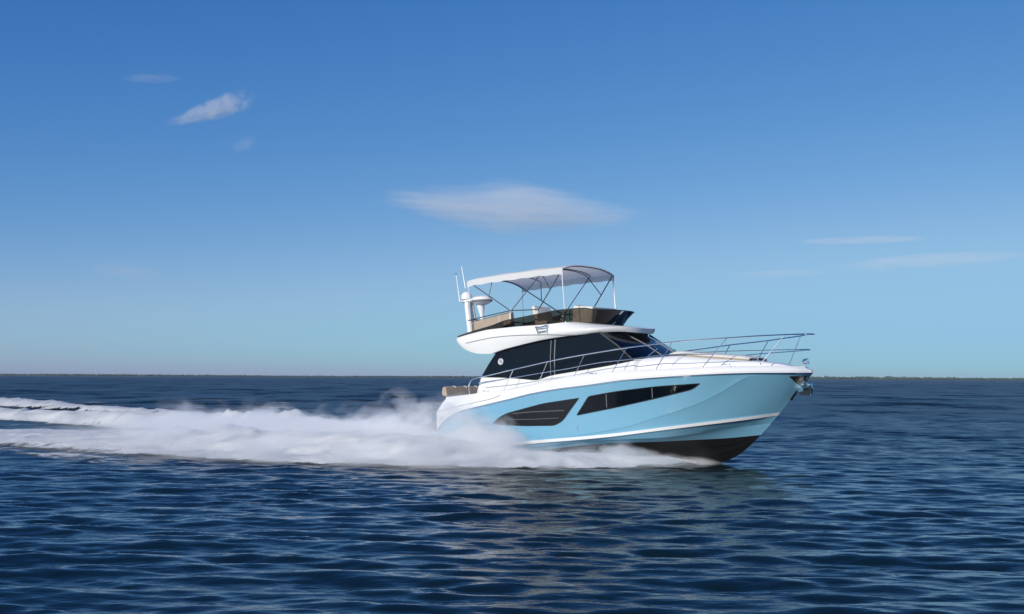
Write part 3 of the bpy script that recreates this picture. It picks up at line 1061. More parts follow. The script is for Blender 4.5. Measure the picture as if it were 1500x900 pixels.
# bow roller bracket: cheeks, and flat dark plates painting the recess shade under the tip
recess_shade_px = [(1155.5, 551.2), (1172, 550.6), (1186, 550.2), (1183, 556), (1178, 562), (1171.5, 564.5), (1165, 560)]
on_hull('bow_recess_shade', recess_shade_px, M['dark'], hull, hull_bvh, 0.012)
q = MB()
a, b_ = onY(1170, 566, 0), onY(1157.5, 586, 0)
for s in (1, -1):
    q.tube([a + [0.02, s * 0.03, 0], b_ + [0.02, s * 0.03, 0]], 0.035, 6)
q.build('stem_guard', M['dark'], hull)
q = MB()
c0 = onY(1173, 560, 0)
q.lathe([(.02, -.07), (.06, -.07), (.035, 0), (.06, .07), (.02, .07)], tuple(c0), (0, 1, 0), 14)
for s in (1, -1):
    q.loft([[c0 + [-.14, s * .085, .06], c0 + [.12, s * .085, .06]], [c0 + [-.1, s * .085, -.09], c0 + [.08, s * .085, -.09]]])
q.build('anchor_roller', M['steel'], deck, solid=0.008)

# the anchor stowed in the roller: shank, crown and two curved flukes
an = bpy.data.objects.new('anchor', None)
C.objects.link(an)
an.matrix_world = bm4 @ Matrix.Translation(Vector(c0))
tag(an, 'polished stainless plough anchor hanging from the roller under the bow tip', 'anchor')
loc = lambda u, v, y=0.0: onY(u, v, y) - c0
sh_ = MB().tube([loc(1165, 577) + [0, 0, 0], loc(1170, 569), loc(1175, 563.5), loc(1182, 563)], [0.02, 0.03, 0.03, 0.035], 8)
sh_.build('shank', M['steel'], an)
for s in (1, -1):
    fl_ = MB()
    fl_.loft([[loc(1172, 568) + [0, s * .02, 0], loc(1188, 564.5) + [0, s * .05, 0]], [loc(1171, 575) + [0, s * .14, 0], loc(1189.5, 571) + [0, s * .16, 0]], [loc(1176, 579.5) + [0, s * .12, 0], loc(1187, 580) + [0, s * .10, 0]]])
    fl_.build('fluke', M['steel'], an, solid=0.016)
cr = MB().tube([loc(1188, 564) + [0, -.06, 0], loc(1190, 571), loc(1187.5, 580) + [0, .03, 0]], [0.04, 0.035, 0.03], 8)
cr.tube([loc(1188, 564) + [0, -.16, 0], loc(1188, 564) + [0, .16, 0]], 0.03, 8)
cr.build('crown', M['steel'], an)

# ------------------------------------------------------------------ stern bench in the cockpit
p0 = onY(648, 566.5, -1.6); p1_ = onY(648, 581, -1.6)
sb = MB()
zt = p0[2]; zl = p1_[2]; X0 = p0[0] + 0.08
prof = [(0.12, zl), (-0.02, zl), (-0.07, zl + 0.08), (-0.03, zt - 0.06), (0.03, zt), (0.12, zt - 0.01), (0.16, zt - 0.06), (0.20, zl)]
rows = []
for f in np.linspace(0, 1, 16):
    y = -1.66 + 3.32 * f
    e = 0.9 if f in (0, 1) else 1.0
    rows.append([(X0 + a * e, y, (zl + zt) / 2 + (z - (zl + zt) / 2) * e) for a, z in prof])
sb.loft(rows, close=True)
n8 = len(prof)
sb.f.append(tuple(range(n8))[::-1]); sb.f.append(tuple(range(15 * n8, 16 * n8)))
bench = sb.build('stern_bench', M['tan'], boat, angle=50)
for y in (-1.15, -0.55, 0.05, 0.65, 1.2):
    MB().tube([(X0 + a * 1.04 - 0.004, y, z) for a, z in prof[1:7]], 0.018, 6).build('bench_strap', M['cream'], bench)
for y in (-1.5, -0.6, 0.6, 1.5):
    MB().box((X0 + 0.06, y, zl - 0.22), (0.07, 0.10, 0.5), (0, 0, 0), 0.01).build('bench_support', M['white'], bench)
# swim platform
sp = MB()
sp.box((-0.55, 0, 0.62), (1.25, 3.7, 0.14), (0, 0, 0), 0.05, 3)
for y in (-1.5, 1.5):
    sp.box((-0.1, y, 0.85), (0.6, 0.4, 0.45), (0, -0.5, 0), 0.08, 3)
plat = sp.build('swim_platform', M['white'], boat)

#SEA#
# ------------------------------------------------------------------ sea state
class Noise2:
    def __init__(s, seed):
        s.t = np.random.default_rng(seed).random((256, 256))

    def __call__(s, x, y):
        xi, yi = np.floor(x).astype(int), np.floor(y).astype(int)
        fx, fy = x - xi, y - yi
        fx, fy = fx * fx * (3 - 2 * fx), fy * fy * (3 - 2 * fy)
        a, b = s.t[yi & 255, xi & 255], s.t[yi & 255, (xi + 1) & 255]
        c, d = s.t[(yi + 1) & 255, xi & 255], s.t[(yi + 1) & 255, (xi + 1) & 255]
        return (a * (1 - fx) + b * fx) * (1 - fy) + (c * (1 - fx) + d * fx) * fy

    def fbm(s, x, y, o=4):
        v, a, n = 0, 0.5, 0
        for i in range(o):
            v = v + a * s(x * 2 ** i + 17.3 * i, y * 2 ** i + 9.1 * i); n += a; a *= 0.5
        return v / n


NZ = [Noise2(k) for k in range(8)]
NWAVE = 130
lam = np.exp(rng.uniform(math.log(0.32), math.log(2.8), NWAVE))
ang = rng.normal(R(-95), R(19), NWAVE)
pha = rng.uniform(0, 2 * math.pi, NWAVE)
slope = 0.20 * np.where(lam > 1.0, (1.0 / lam) ** 0.8, 1.0) * np.where(lam < 0.5, 0.85, 1.0) / math.sqrt(NWAVE / 2)
ampw = slope * lam / (2 * math.pi)


def waves(x, y, spacing):
    """height of the chop; waves too short for the local mesh spacing fade out"""
    z = np.zeros_like(x)
    gust = 0.85 + 0.3 * NZ[7].fbm(x / 14, y / 9, 3)
    for l_, a_, A, p_ in zip(lam, ang, ampw, pha):
        k = 2 * math.pi / l_
        wgt = np.clip((l_ / spacing - 2.2) / 2.0, 0, 1)
        if not wgt.any():
            continue
        th = k * (x * math.cos(a_) + y * math.sin(a_)) + p_
        z += wgt * A * (np.sin(th) - 0.12 * np.cos(2 * th))
    return z * gust


# the wake in plan: spray stations (x, centre y, half width, height, thickness)
WK = np.array([
    (6.9, 36.6, .15, .03, 0.2), (6.2, 36.45, .35, .14, .7), (5, 36.25, .75, .34, 1.0), (3, 36.0, 1.35, .52, 1.0), (0.8, 36.3, 1.95, .64, 1.0),
    (-0.4, 36.8, 2.4, 1.25, .8), (-1.2, 37.2, 2.8, 1.4, .9), (-2.2, 37.9, 3.5, 1.3, 1.0), (-3.6, 39.2, 4.5, 1.34, 1.0), (-6, 40.9, 5.4, 1.10, 1.0),
    (-9, 42.7, 6.0, 1.08, .6), (-12, 45.4, 6.8, 1.12, .30), (-15, 47.6, 7.4, 1.0, .09), (-18, 50.0, 8.0, .75, .015), (-22, 54, 8.5, .55, .0), (-30, 60, 9, .4, .0)])
WK = WK[::-1]


def wk(x, k):
    return np.interp(x, WK[:, 0], WK[:, k])


RIDGES = [  # world polylines of the breaking crests left behind: (x, y, half width, height)
    [(5.5, 36.3, .4, .1), (2, 36.0, 1.0, .2), (-3, 36.9, 1.6, .3), (-9, 41.2, 2.6, .34), (-14, 44.3, 3.0, .2), (-19, 46.4, 3.6, .13), (-26, 51, 4.0, .10), (-40, 61, 5.0, .1)],
    [(-1.6, 42.9, 1.0, .4), (-8, 47.6, 2.0, .75), (-14, 54, 2.2, .85), (-22, 64, 1.8, .62), (-30, 72, 1.7, .48), (-46, 87, 2.2, .4), (-70, 108, 3, .3)],
    [(1.5, 46, .5, .2), (-8, 58, 1.2, .25), (-29.5, 85, 1.6, .35), (-46, 106, 2.4, .45), (-60, 124, 2.6, .3)],
]


def ridge_field(x, y):
    h = np.zeros_like(x); mk = np.zeros_like(x)
    wob = (NZ[0].fbm(x / 2.5, y / 2.5, 3) - .5)
    for rd_ in RIDGES:
        rd_ = np.array(rd_)
        best = np.full(x.shape, 1e9); W = np.ones_like(x); Hh = np.zeros_like(x)
        for a, b in zip(rd_[:-1], rd_[1:]):
            d = b[:2] - a[:2]; L2 = d @ d
            t = np.clip(((x - a[0]) * d[0] + (y - a[1]) * d[1]) / L2, 0, 1)
            ds = np.hypot(x - a[0] - t * d[0], y - a[1] - t * d[1])
            m_ = ds < best
            best = np.where(m_, ds, best); W = np.where(m_, a[2] + t * (b[2] - a[2]), W); Hh = np.where(m_, a[3] + t * (b[3] - a[3]), Hh)
        q = best / W + wob * 1.1
        h = np.maximum(h, Hh * np.clip(1 - q * q, 0, 1)); mk = np.maximum(mk, np.clip(1.35 - q, 0, 1))
    return h, mk


def spray_env(x, y):
    u = (y - wk(x, 1)) / wk(x, 2)
    return np.clip(1 - u * u, 0, 1) * wk(x, 3)


# ------------------------------------------------------------------ water
na = 1250
th_ = R(72) * np.sign(np.linspace(-1, 1, na)) * np.abs(np.linspace(-1, 1, na)) ** 1.25
rr_ = np.concatenate([np.exp(np.linspace(math.log(5.0), math.log(90), 820)), np.exp(np.linspace(math.log(90.4), math.log(300), 180)), np.exp(np.linspace(math.log(302), math.log(9000), 140))])
TH, RRr = np.meshgrid(th_, rr_)
wx_, wy_ = RRr * np.sin(TH), RRr * np.cos(TH)
dth = np.gradient(th_)[None, :] * RRr
drr = np.gradient(rr_)[:, None] * np.ones_like(RRr)
spc = np.maximum(dth * 0.8, drr)
wz_ = waves(wx_, wy_, spc)
lost = np.zeros_like(wx_)                # slope of the waves too short for the mesh out there
for l_, s_l in zip(lam, slope):
    lost += (s_l * (1 - np.clip((l_ / spc - 2.2) / 2.0, 0, 1))) ** 2 / 2
lost = np.sqrt(lost / (np.sum(slope ** 2) / 2))
rh, rmk = ridge_field(wx_, wy_)
wz_ = wz_ * (1 - 0.3 * rmk) + rh * 0.6


sx_ = (wx_ + 1.31) * -0.788 + (wy_ - 42.57) * 0.616
sq_ = (wx_ + 1.31) * 0.616 + (wy_ - 42.57) * 0.788
aer = np.clip(1.3 - np.abs(sq_) / 8, 0, 1) * np.clip(sx_ / 6, 0, 1) * np.clip(1.6 - sx_ / 60, 0, 1)


def grid_mesh(name, x, y, z, material, keep=None, attr=None):
    r_, c__ = x.shape
    me = bpy.data.meshes.new(name)
    idx = np.arange(r_ * c__).reshape(r_, c__)
    q = np.stack([idx[:-1, :-1], idx[:-1, 1:], idx[1:, 1:], idx[1:, :-1]], -1).reshape(-1, 4)
    co = np.stack([x, y, z], -1).reshape(-1, 3)
    if keep is not None:
        kq = keep.reshape(-1)[q].all(1)
        q = q[kq]
        used = np.unique(q)
        remap = np.full(len(co), -1); remap[used] = np.arange(len(used))
        q = remap[q]; co = co[used]
        if attr is not None:
            attr = {k: v.reshape(-1)[used] for k, v in attr.items()}
    me.vertices.add(len(co)); me.vertices.foreach_set('co', co.astype(np.float32).ravel())
    me.loops.add(q.size); me.loops.foreach_set('vertex_index', q.astype(np.int32).ravel())
    me.polygons.add(len(q)); me.polygons.foreach_set('loop_start', np.arange(0, q.size, 4, dtype=np.int32))
    me.polygons.foreach_set('loop_total', np.full(len(q), 4, dtype=np.int32))
    me.polygons.foreach_set('use_smooth', [True] * len(q))
    if attr:
        for k, v in attr.items():
            a = me.attributes.new(k, 'FLOAT', 'POINT'); a.data.foreach_set('value', v.reshape(-1).astype(np.float32))
    me.update(calc_edges=True)
    me.validate()
    me.materials.append(material)
    o = bpy.data.objects.new(name, me)
    C.objects.link(o)
    return o


def water_material():
    mt = bpy.data.materials.new('sea_water')
    mt.use_nodes = True
    n, l = mt.node_tree.nodes, mt.node_tree.links
    b = n['Principled BSDF']
    b.inputs['Base Color'].default_value = (0.005, 0.022, 0.034, 1)
    b.inputs['Roughness'].default_value = 0.2
    b.inputs['IOR'].default_value = 1.333
    tc = n.new('ShaderNodeTexCoord')
    # facets of the waves too small for the mesh: a slope per point, by the share the mesh has lost there
    at = n.new('ShaderNodeAttribute'); at.attribute_name = 'fine'
    mp = n.new('ShaderNodeMapping'); mp.inputs['Scale'].default_value = (0.10, 0.055, 1)
    nz = n.new('ShaderNodeTexNoise'); nz.inputs['Scale'].default_value = 1.0; nz.inputs['Detail'].default_value = 9; nz.inputs['Roughness'].default_value = 0.78
    sb_ = n.new('ShaderNodeVectorMath'); sb_.operation = 'SUBTRACT'; sb_.inputs[1].default_value = (0.5, 0.5, 0.5)
    ml = n.new('ShaderNodeVectorMath'); ml.operation = 'MULTIPLY'; ml.inputs[1].default_value = (1.3, 3.2, 0)
    sc_ = n.new('ShaderNodeVectorMath'); sc_.operation = 'SCALE'
    ro = n.new('ShaderNodeMapRange'); ro.inputs['To Min'].default_value = 0.11; ro.inputs['To Max'].default_value = 0.38
    l.new(at.outputs['Fac'], ro.inputs['Value']); l.new(ro.outputs[0], b.inputs['Roughness'])
    ae = n.new('ShaderNodeAttribute'); ae.attribute_name = 'aerated'
    cm = n.new('ShaderNodeMix'); cm.data_type = 'RGBA'
    cm.inputs['A'].default_value = (0.004, 0.013, 0.016, 1); cm.inputs['B'].default_value = (0.02, 0.05, 0.045, 1)
    l.new(ae.outputs['Fac'], cm.inputs['Factor']); l.new(cm.outputs['Result'], b.inputs['Base Color'])
    ge = n.new('ShaderNodeNewGeometry')
    ad = n.new('ShaderNodeVectorMath'); ad.operation = 'ADD'
    nm = n.new('ShaderNodeVectorMath'); nm.operation = 'NORMALIZE'
    l.new(tc.outputs['Object'], mp.inputs[0]); l.new(mp.outputs[0], nz.inputs['Vector'])
    l.new(nz.outputs['Color'], sb_.inputs[0]); l.new(sb_.outputs[0], ml.inputs[0]); l.new(ml.outputs[0], sc_.inputs[0]); l.new(at.outputs['Fac'], sc_.inputs['Scale'])
    l.new(ge.outputs['Normal'], ad.inputs[0]); l.new(sc_.outputs[0], ad.inputs[1]); l.new(ad.outputs[0], nm.inputs[0])
    mp2 = n.new('ShaderNodeMapping'); mp2.inputs['Scale'].default_value = (1.5, 4.0, 1)
    nz2 = n.new('ShaderNodeTexNoise'); nz2.inputs['Scale'].default_value = 1.0; nz2.inputs['Detail'].default_value = 3
    prev = n.new('ShaderNodeBump'); prev.inputs['Strength'].default_value = 1.0; prev.inputs['Distance'].default_value = 0.03
    l.new(tc.outputs['Object'], mp2.inputs[0]); l.new(mp2.outputs[0], nz2.inputs['Vector']); l.new(nz2.outputs['Fac'], prev.inputs['Height'])
    l.new(nm.outputs[0], prev.inputs['Normal'])
    l.new(prev.outputs[0], b.inputs['Normal'])
    return mt


sea = grid_mesh('water', wx_, wy_, wz_, water_material(), None, {'fine': lost, 'aerated': aer})
tag(sea, 'dark blue choppy open water', kind='structure')

# ------------------------------------------------------------------ foam of the wake
fx_ = np.arange(-62, 7.1, 0.13)
fy_ = [33.6]
while fy_[-1] < 128:
    fy_.append(fy_[-1] + 0.12 * (fy_[-1] / 36) ** 1.3)
FX, FY = np.meshgrid(fx_, np.array(fy_))
zz_ = waves(FX, FY, np.full_like(FX, 0.35) * FY / 36)
rh, rmk = ridge_field(FX, FY)
env = spray_env(FX, FY)
lump = NZ[1].fbm(FX / 1.3, FY / 1.1, 5)
lump2 = NZ[2].fbm(FX / 0.45, FY / 0.45, 3)
big = NZ[3].fbm(FX / 3.5, FY / 3.0, 3)
body = env * (0.22 + 0.55 * big * (0.5 + lump)) * np.interp(FX, [-30, -16, -4, -1.5, 1, 7], [.2, .8, .8, .55, .42, .4])
spike = np.clip(NZ[5].fbm(FX / 0.55, FY / 0.8, 3) - 0.5, 0, 1) * np.clip(NZ[6].fbm(FX / 3, FY / 3, 2) * 2 - 0.7, 0, 1)
rid = rh * (0.35 + 1.0 * lump + 3.0 * spike * np.clip(-(FX + 4) / 4, 0, 1))
fm = np.maximum(np.clip(env * 2.4, 0, 1.25) * np.interp(FX, [-19, -12], [0.0, 1.0]), rmk)
# lacy foam left on the surface between the crests
axs = (FX + 1.31) * -0.788 + (FY - 42.57) * 0.616
axq = (FX + 1.31) * 0.616 + (FY - 42.57) * 0.788
lace = np.clip(0.75 - np.abs(axq) / (5.5 + 0.12 * np.maximum(axs, 0)), 0, 1) * np.clip((axs + 2) / 6, 0, 1) * np.clip(1.4 - axs / 60, 0, 1)
fm = np.maximum(fm, lace * 0.5 * np.interp(FX, [-20, -9], [0.0, 1.0]))
fm = fm - (NZ[4].fbm(axs / 4.5, axq / 1.1, 5) - 0.42) * (0.8 + 0.5 * np.clip(-(FX + 8) / 14, 0, 1))
near_b = np.clip(fm * 3, 0, 1)
fz_ = zz_ * (1 - 0.3 * rmk) + rh * 0.6 + 0.035 + (body + rid * 0.55 + (lump2 - .4) * 0.08 * np.clip(fm, 0, 1)) * near_b
# nothing of the foam stands inside the hull
bxl = (FX - TB[0]) * RB[0, 0] + (FY - TB[1]) * RB[1, 0]
byl = (FX - TB[0]) * RB[0, 1] + (FY - TB[1]) * RB[1, 1]
inside = (bxl > -0.1) & (bxl < 10.6) & (np.abs(byl) < np.interp(bxl, bs1 * 0 + xs1, bs1) - 0.1)
keep = (fm > 0.0) & ~inside


def foam_material():
    mt = bpy.data.materials.new('sea_foam')
    mt.use_nodes = True
    n, l = mt.node_tree.nodes, mt.node_tree.links
    n.clear()
    out = n.new('ShaderNodeOutputMaterial')
    d = n.new('ShaderNodeBsdfDiffuse'); d.inputs[0].default_value = (0.80, 0.81, 0.81, 1)
    tl = n.new('ShaderNodeBsdfTranslucent'); tl.inputs[0].default_value = (0.80, 0.83, 0.83, 1)
    ms_ = n.new('ShaderNodeMixShader'); ms_.inputs[0].default_value = 0.25
    tr_n = n.new('ShaderNodeBsdfTransparent')
    mx = n.new('ShaderNodeMixShader')
    at = n.new('ShaderNodeAttribute'); at.attribute_name = 'mask'
    tc = n.new('ShaderNodeTexCoord')
    mp = n.new('ShaderNodeMapping'); mp.inputs['Scale'].default_value = (0.9, 1.3, 1.3)
    nz = n.new('ShaderNodeTexNoise'); nz.inputs['Scale'].default_value = 2.0; nz.inputs['Detail'].default_value = 7; nz.inputs['Roughness'].default_value = 0.65
    ad = n.new('ShaderNodeMath'); ad.operation = 'ADD'
    mr = n.new('ShaderNodeMapRange'); mr.interpolation_type = 'SMOOTHSTEP'
    mr.inputs['From Min'].default_value = 0.58; mr.inputs['From Max'].default_value = 0.86
    nb = n.new('ShaderNodeTexNoise'); nb.inputs['Scale'].default_value = 5.0; nb.inputs['Detail'].default_value = 6
    bp = n.new('ShaderNodeBump'); bp.inputs['Strength'].default_value = 0.4; bp.inputs['Distance'].default_value = 0.09
    l.new(tc.outputs['Object'], mp.inputs[0]); l.new(mp.outputs[0], nz.inputs['Vector'])
    l.new(at.outputs['Fac'], ad.inputs[0]); l.new(nz.outputs['Fac'], ad.inputs[1]); l.new(ad.outputs[0], mr.inputs['Value'])
    l.new(tc.outputs['Object'], nb.inputs['Vector']); l.new(nb.outputs['Fac'], bp.inputs['Height']); l.new(bp.outputs[0], d.inputs['Normal'])
    l.new(d.outputs[0], ms_.inputs[1]); l.new(tl.outputs[0], ms_.inputs[2])
    l.new(mr.outputs[0], mx.inputs[0]); l.new(tr_n.outputs[0], mx.inputs[1]); l.new(ms_.outputs[0], mx.inputs[2])
    l.new(mx.outputs[0], out.inputs['Surface'])
    return mt


foam = grid_mesh('wake_foam', FX, FY, fz_, foam_material(), keep, {'mask': fm})
tag(foam, 'white churned foam of the wake trailing behind the yacht', kind='stuff')

# ------------------------------------------------------------------ spray mist: one body of fine droplets in the air
def curve_node(n, l, src, ks, vs, lo, hi):
    """piecewise curve of the world x, kept in 0..1 and scaled to lo..hi"""
    mr = n.new('ShaderNodeMapRange')
    mr.inputs['From Min'].default_value = WK[0, 0]; mr.inputs['From Max'].default_value = WK[-1, 0]
    l.new(src, mr.inputs['Value'])
    fc = n.new('ShaderNodeFloatCurve')
    cv = fc.mapping.curves[0]
    P = [((a - WK[0, 0]) / (WK[-1, 0] - WK[0, 0]), (b - lo) / (hi - lo)) for a, b in zip(ks, vs)]
    while len(cv.points) < len(P):
        cv.points.new(0.5, 0.5)
    for pnt, (a, b) in zip(cv.points, P):
        pnt.location = (a, b); pnt.handle_type = 'VECTOR'
    fc.mapping.update()
    l.new(mr.outputs[0], fc.inputs['Value'])
    m2 = n.new('ShaderNodeMapRange')
    m2.inputs['To Min'].default_value = lo; m2.inputs['To Max'].default_value = hi
    l.new(fc.outputs[0], m2.inputs['Value'])
    return m2.outputs[0]


def spray_material():
    mt = bpy.data.materials.new('spray_mist')
    mt.use_nodes = True
    n, l = mt.node_tree.nodes, mt.node_tree.links
    n.clear()
    out = n.new('ShaderNodeOutputMaterial')
    pv = n.new('ShaderNodeVolumePrincipled')
    pv.inputs['Color'].default_value = (0.99, 0.99, 0.99, 1)
    pv.inputs['Anisotropy'].default_value = 0.0
    tc = n.new('ShaderNodeTexCoord')
    sp_ = n.new('ShaderNodeSeparateXYZ')
    l.new(tc.outputs['Object'], sp_.inputs[0])
    X, Y, Z = sp_.outputs
    yc = curve_node(n, l, X, WK[:, 0], WK[:, 1], 30, 64)
    hw = curve_node(n, l, X, WK[:, 0], WK[:, 2], 0, 10)
    hh = curve_node(n, l, X, WK[:, 0], WK[:, 3], 0, 2)
    dn = curve_node(n, l, X, WK[:, 0], WK[:, 4], 0, 1)

    def mth(op, a, b=None, clamp=False):
        k = n.new('ShaderNodeMath'); k.operation = op; k.use_clamp = clamp
        for i, q in enumerate((a, b)):
            if q is None: continue
            if isinstance(q, (int, float)): k.inputs[i].default_value = q
            else: l.new(q, k.inputs[i])
        return k.outputs[0]
    u = mth('DIVIDE', mth('SUBTRACT', Y, yc), mth('MULTIPLY', hw, 1.13))
    lat = mth('SUBTRACT', 1.0, mth('MULTIPLY', u, u), True)
    v = mth('DIVIDE', Z, hh)
    mp = n.new('ShaderNodeMapping'); mp.inputs['Scale'].default_value = (0.55, 0.8, 1.0); mp.inputs['Rotation'].default_value = (0, R(-12), R(20))
    nz = n.new('ShaderNodeTexNoise'); nz.inputs['Scale'].default_value = 1.0; nz.inputs['Detail'].default_value = 6; nz.inputs['Roughness'].default_value = 0.62
    l.new(tc.outputs['Object'], mp.inputs[0]); l.new(mp.outputs[0], nz.inputs['Vector'])
    nn = mth('MULTIPLY', mth('SUBTRACT', nz.outputs['Fac'], 0.5), 4.0)
    body = mth('ADD', mth('SUBTRACT', mth('MULTIPLY', lat, 1.15), v), nn)
    body = mth('MULTIPLY', body, 1.0, True)
    body = mth('MULTIPLY', body, mth('MULTIPLY', lat, 3.0, True))
    d = mth('MULTIPLY', mth('POWER', body, 1.4), mth('MULTIPLY', dn, 7.0))
    l.new(d, pv.inputs['Density'])
    l.new(pv.outputs[0], out.inputs['Volume'])
    return mt


sm_ = MB()
rows = []
for x in np.linspace(WK[0, 0] + 3, WK[-1, 0], 46):
    yc, hw, hh = (float(wk(x, k)) for k in (1, 2, 3))
    r = []
    for a in np.linspace(0, math.pi, 15):
        r.append((x, yc - hw * 1.15 * math.cos(a), -0.25 + (hh * 1.75 + 0.3) * math.sin(a) ** 0.6))
    rows.append(r)
sm_.loft(rows, close=True)
sm_.f.append(tuple(range(15))); sm_.f.append(tuple(range(45 * 15, 46 * 15)))
spray = sm_.build('spray', spray_material(), None)
tag(spray, 'white mist of spray thrown up along the hull and behind the stern', kind='stuff')

# ------------------------------------------------------------------ far shore
DS = 3000.0
sxs = np.linspace(-3200, 3200, 260)


def shore_h(x):
    px = 750 + F * x / DS
    return np.interp(px, [-900, 0, 120, 300, 420, 560, 700, 900, 1200, 1290, 1400, 1500, 2400], [4.4, 4.6, 5.0, 4.2, 3.2, 3.8, 4.2, 5.0, 6.8, 7.8, 6.4, 6.0, 5.5])


sh = MB()
sh.loft([[(x, DS - 60 + 25 * math.sin(x / 170), -1.0) for x in sxs], [(x, DS - 30 + 25 * math.sin(x / 170), 0.7) for x in sxs], [(x, DS + 400, 1.5) for x in sxs], [(x, DS + 420, -1) for x in sxs]])
shore = sh.build('shore', mat('shore_ground', (0.055, 0.085, 0.06), 0.9, var=0.2, scale=0.01), None)
tag(shore, 'low strip of far shore along the horizon', kind='structure')
tv, tf = [], []
ico = bmesh.new(); bmesh.ops.create_icosphere(ico, subdivisions=1, radius=1)
ico.verts.ensure_lookup_table()
iv = np.array([v.co[:] for v in ico.verts]); if_ = [tuple(v.index for v in f.verts) for f in ico.faces]
ico.free()
for k in range(5200):
    x = rng.uniform(-3100, 3100); y = DS + rng.uniform(-20, 160)
    H = float(shore_h(x)) * rng.uniform(0.55, 1.08) * (1.25 if rng.random() < .04 else 1)
    wd = rng.uniform(2.5, 6.5)
    o = len(tv)
    ps = iv * (1 + rng.normal(0, 0.2, (len(iv), 1))) * [wd, wd, H * 0.52] + [x, y, 0.6 + H * 0.48]
    tv += [tuple(p) for p in ps]; tf += [tuple(q + o for q in f) for f in if_]
me = bpy.data.meshes.new('shoreline_trees')
me.from_pydata(tv, [], tf)
me.materials.append(mat('shore_foliage', (0.045, 0.085, 0.055), 0.9, var=0.25, scale=0.012))
trees = bpy.data.objects.new('shoreline_trees', me)
C.objects.link(trees)
tag(trees, 'far green line of low trees along the horizon', kind='stuff')

# ------------------------------------------------------------------ clouds: bodies of vapour far off
DC = 5000.0


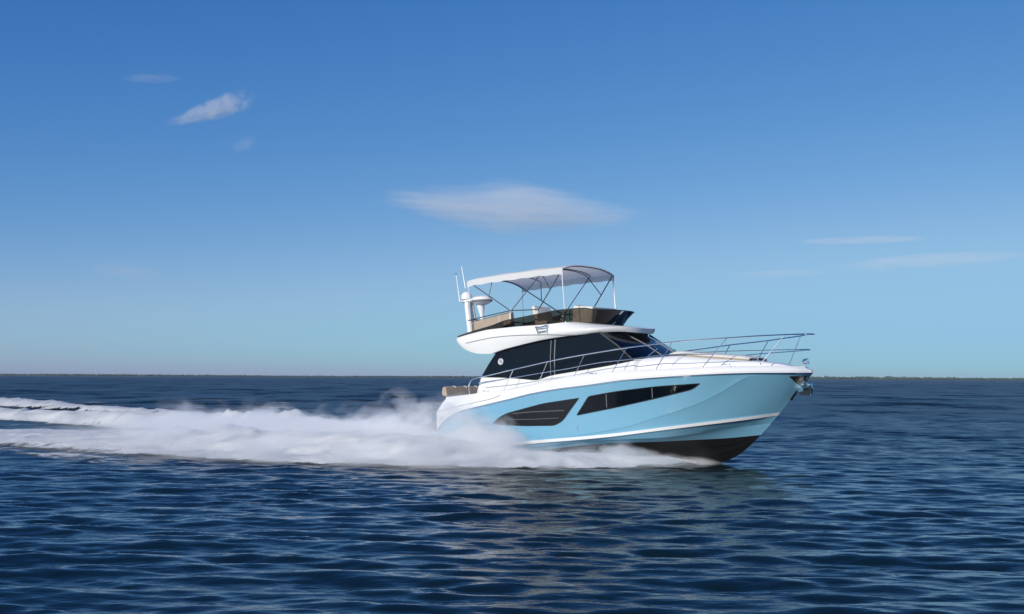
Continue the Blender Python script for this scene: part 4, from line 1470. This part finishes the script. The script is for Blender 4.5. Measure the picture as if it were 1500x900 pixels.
def cloud(name, label, u, v, wpx, hpx, dens, tilt_=0.0, taper=0.0, arch_=0.0, nscale=(2.0, 2.0, 1.6), nstr=4.2, depth=0.6, seed=0.0, thr=0.0, point=0.0):
    mt = bpy.data.materials.new('cloud_vapour')
    mt.use_nodes = True
    n, l = mt.node_tree.nodes, mt.node_tree.links
    n.clear()
    out = n.new('ShaderNodeOutputMaterial')
    pv = n.new('ShaderNodeVolumePrincipled'); pv.inputs['Color'].default_value = (1, 1, 1, 1); pv.inputs['Anisotropy'].default_value = -0.25
    tc = n.new('ShaderNodeTexCoord'); sp_ = n.new('ShaderNodeSeparateXYZ')
    l.new(tc.outputs['Object'], sp_.inputs[0])

    def mth(op, a, b=None, clamp=False):
        k = n.new('ShaderNodeMath'); k.operation = op; k.use_clamp = clamp
        for i, q in enumerate((a, b)):
            if q is None: continue
            if isinstance(q, (int, float)): k.inputs[i].default_value = q
            else: l.new(q, k.inputs[i])
        return k.outputs[0]
    X, Y, Z = sp_.outputs
    zz = mth('ADD', Z, mth('MULTIPLY', mth('MULTIPLY', X, X), arch_))
    if taper:
        tp = mth('ADD', 1 - taper * 0.5, mth('MULTIPLY', X, taper * 0.5))
        zz = mth('DIVIDE', zz, tp)
    if point:
        zz = mth('DIVIDE', zz, mth('SUBTRACT', 1.0, mth('MULTIPLY', mth('ABSOLUTE', X), point)))
    r2 = mth('ADD', mth('ADD', mth('MULTIPLY', X, X), mth('MULTIPLY', Y, Y)), mth('MULTIPLY', zz, zz))
    base = mth('SUBTRACT', 1.0, r2)
    mp = n.new('ShaderNodeMapping'); mp.inputs['Scale'].default_value = nscale; mp.inputs['Location'].default_value = (seed, seed * 1.7, seed * .3)
    nz = n.new('ShaderNodeTexNoise'); nz.inputs['Scale'].default_value = 1.0; nz.inputs['Detail'].default_value = 8; nz.inputs['Roughness'].default_value = 0.66; nz.inputs['Distortion'].default_value = 0.35
    l.new(tc.outputs['Object'], mp.inputs[0]); l.new(mp.outputs[0], nz.inputs['Vector'])
    b2 = mth('ADD', base, mth('MULTIPLY', mth('SUBTRACT', nz.outputs['Fac'], 0.5 + thr), nstr))
    b2 = mth('MULTIPLY', mth('MULTIPLY', b2, 1.0, True), mth('MULTIPLY', base, 2.5, True))
    l.new(mth('MULTIPLY', b2, dens), pv.inputs['Density'])
    l.new(pv.outputs[0], out.inputs['Volume'])
    bmm = bmesh.new(); bmesh.ops.create_icosphere(bmm, subdivisions=3, radius=1.0)
    me = bpy.data.meshes.new(name); bmm.to_mesh(me); bmm.free()
    me.materials.append(mt)
    o = bpy.data.objects.new(name, me)
    d = fwd + right * (u - 750) / F + upv * (450 - v) / F
    o.location = tuple(CAM + d * DC)
    sw_, sh__ = wpx / 2 / F * DC, hpx / 2 / F * DC
    o.scale = (sw_, sw_ * depth, sh__)
    o.rotation_euler = (0, R(-tilt_), 0)
    C.objects.link(o)
    tag(o, label, 'cloud', 'clouds in the blue sky')
    return o


cloud('cloud', 'wide flat lens shaped white cloud above the yacht', 745, 305, 440, 88, 0.0022, tilt_=-4, nscale=(1.7, 1.4, 4.6), nstr=4.4, depth=.5, seed=3.1, point=.6)
cloud('cloud', 'small puffy cloud with a trailing tail high on the left', 302, 164, 160, 62, 0.0075, tilt_=19, taper=1.1, nscale=(5.0, 2.4, 2.8), nstr=5.0, depth=.4, seed=1.2)
cloud('cloud', 'faint streak of cloud above the puffy cloud with a tail', 220, 115, 100, 18, 0.003, nscale=(3.2, 2, 1.2), depth=.3, seed=5.5)
cloud('cloud', 'tiny faint puff just below the puffy cloud with a tail', 358, 211, 44, 24, 0.003, tilt_=25, depth=.6, seed=7.7)
cloud('cloud', 'dim smudge of cloud low on the left side of the sky', 185, 398, 130, 30, 0.0016, tilt_=-6, depth=.4, seed=2.4)
cloud('cloud', 'thin straight upper streak of cloud low on the right', 1262, 352, 225, 12, 0.0036, tilt_=2, nscale=(2.4, 2, 1), depth=.3, seed=4.2)
cloud('cloud', 'long pale band of cloud low on the right', 1360, 382, 330, 26, 0.0017, tilt_=4, nscale=(2.4, 2, 1.3), depth=.3, seed=9.1)
cloud('cloud', 'very faint lowest streak of cloud right of the bimini', 1140, 401, 190, 14, 0.0016, tilt_=2, depth=.3, seed=6.6)

# ------------------------------------------------------------------ air
hz = MB().box((0, 1650, 7.5), (7400, 4300, 18.0))
hmt = bpy.data.materials.new('sea_air'); hmt.use_nodes = True
n, l = hmt.node_tree.nodes, hmt.node_tree.links
n.clear()
out = n.new('ShaderNodeOutputMaterial'); pv = n.new('ShaderNodeVolumePrincipled')
pv.inputs['Color'].default_value = (0.86, 0.92, 0.97, 1); pv.inputs['Density'].default_value = 0.000055
l.new(pv.outputs[0], out.inputs['Volume'])
hzo = hz.build('haze', hmt, None, smooth=False)
tag(hzo, 'thin pale haze over the water', kind='stuff')
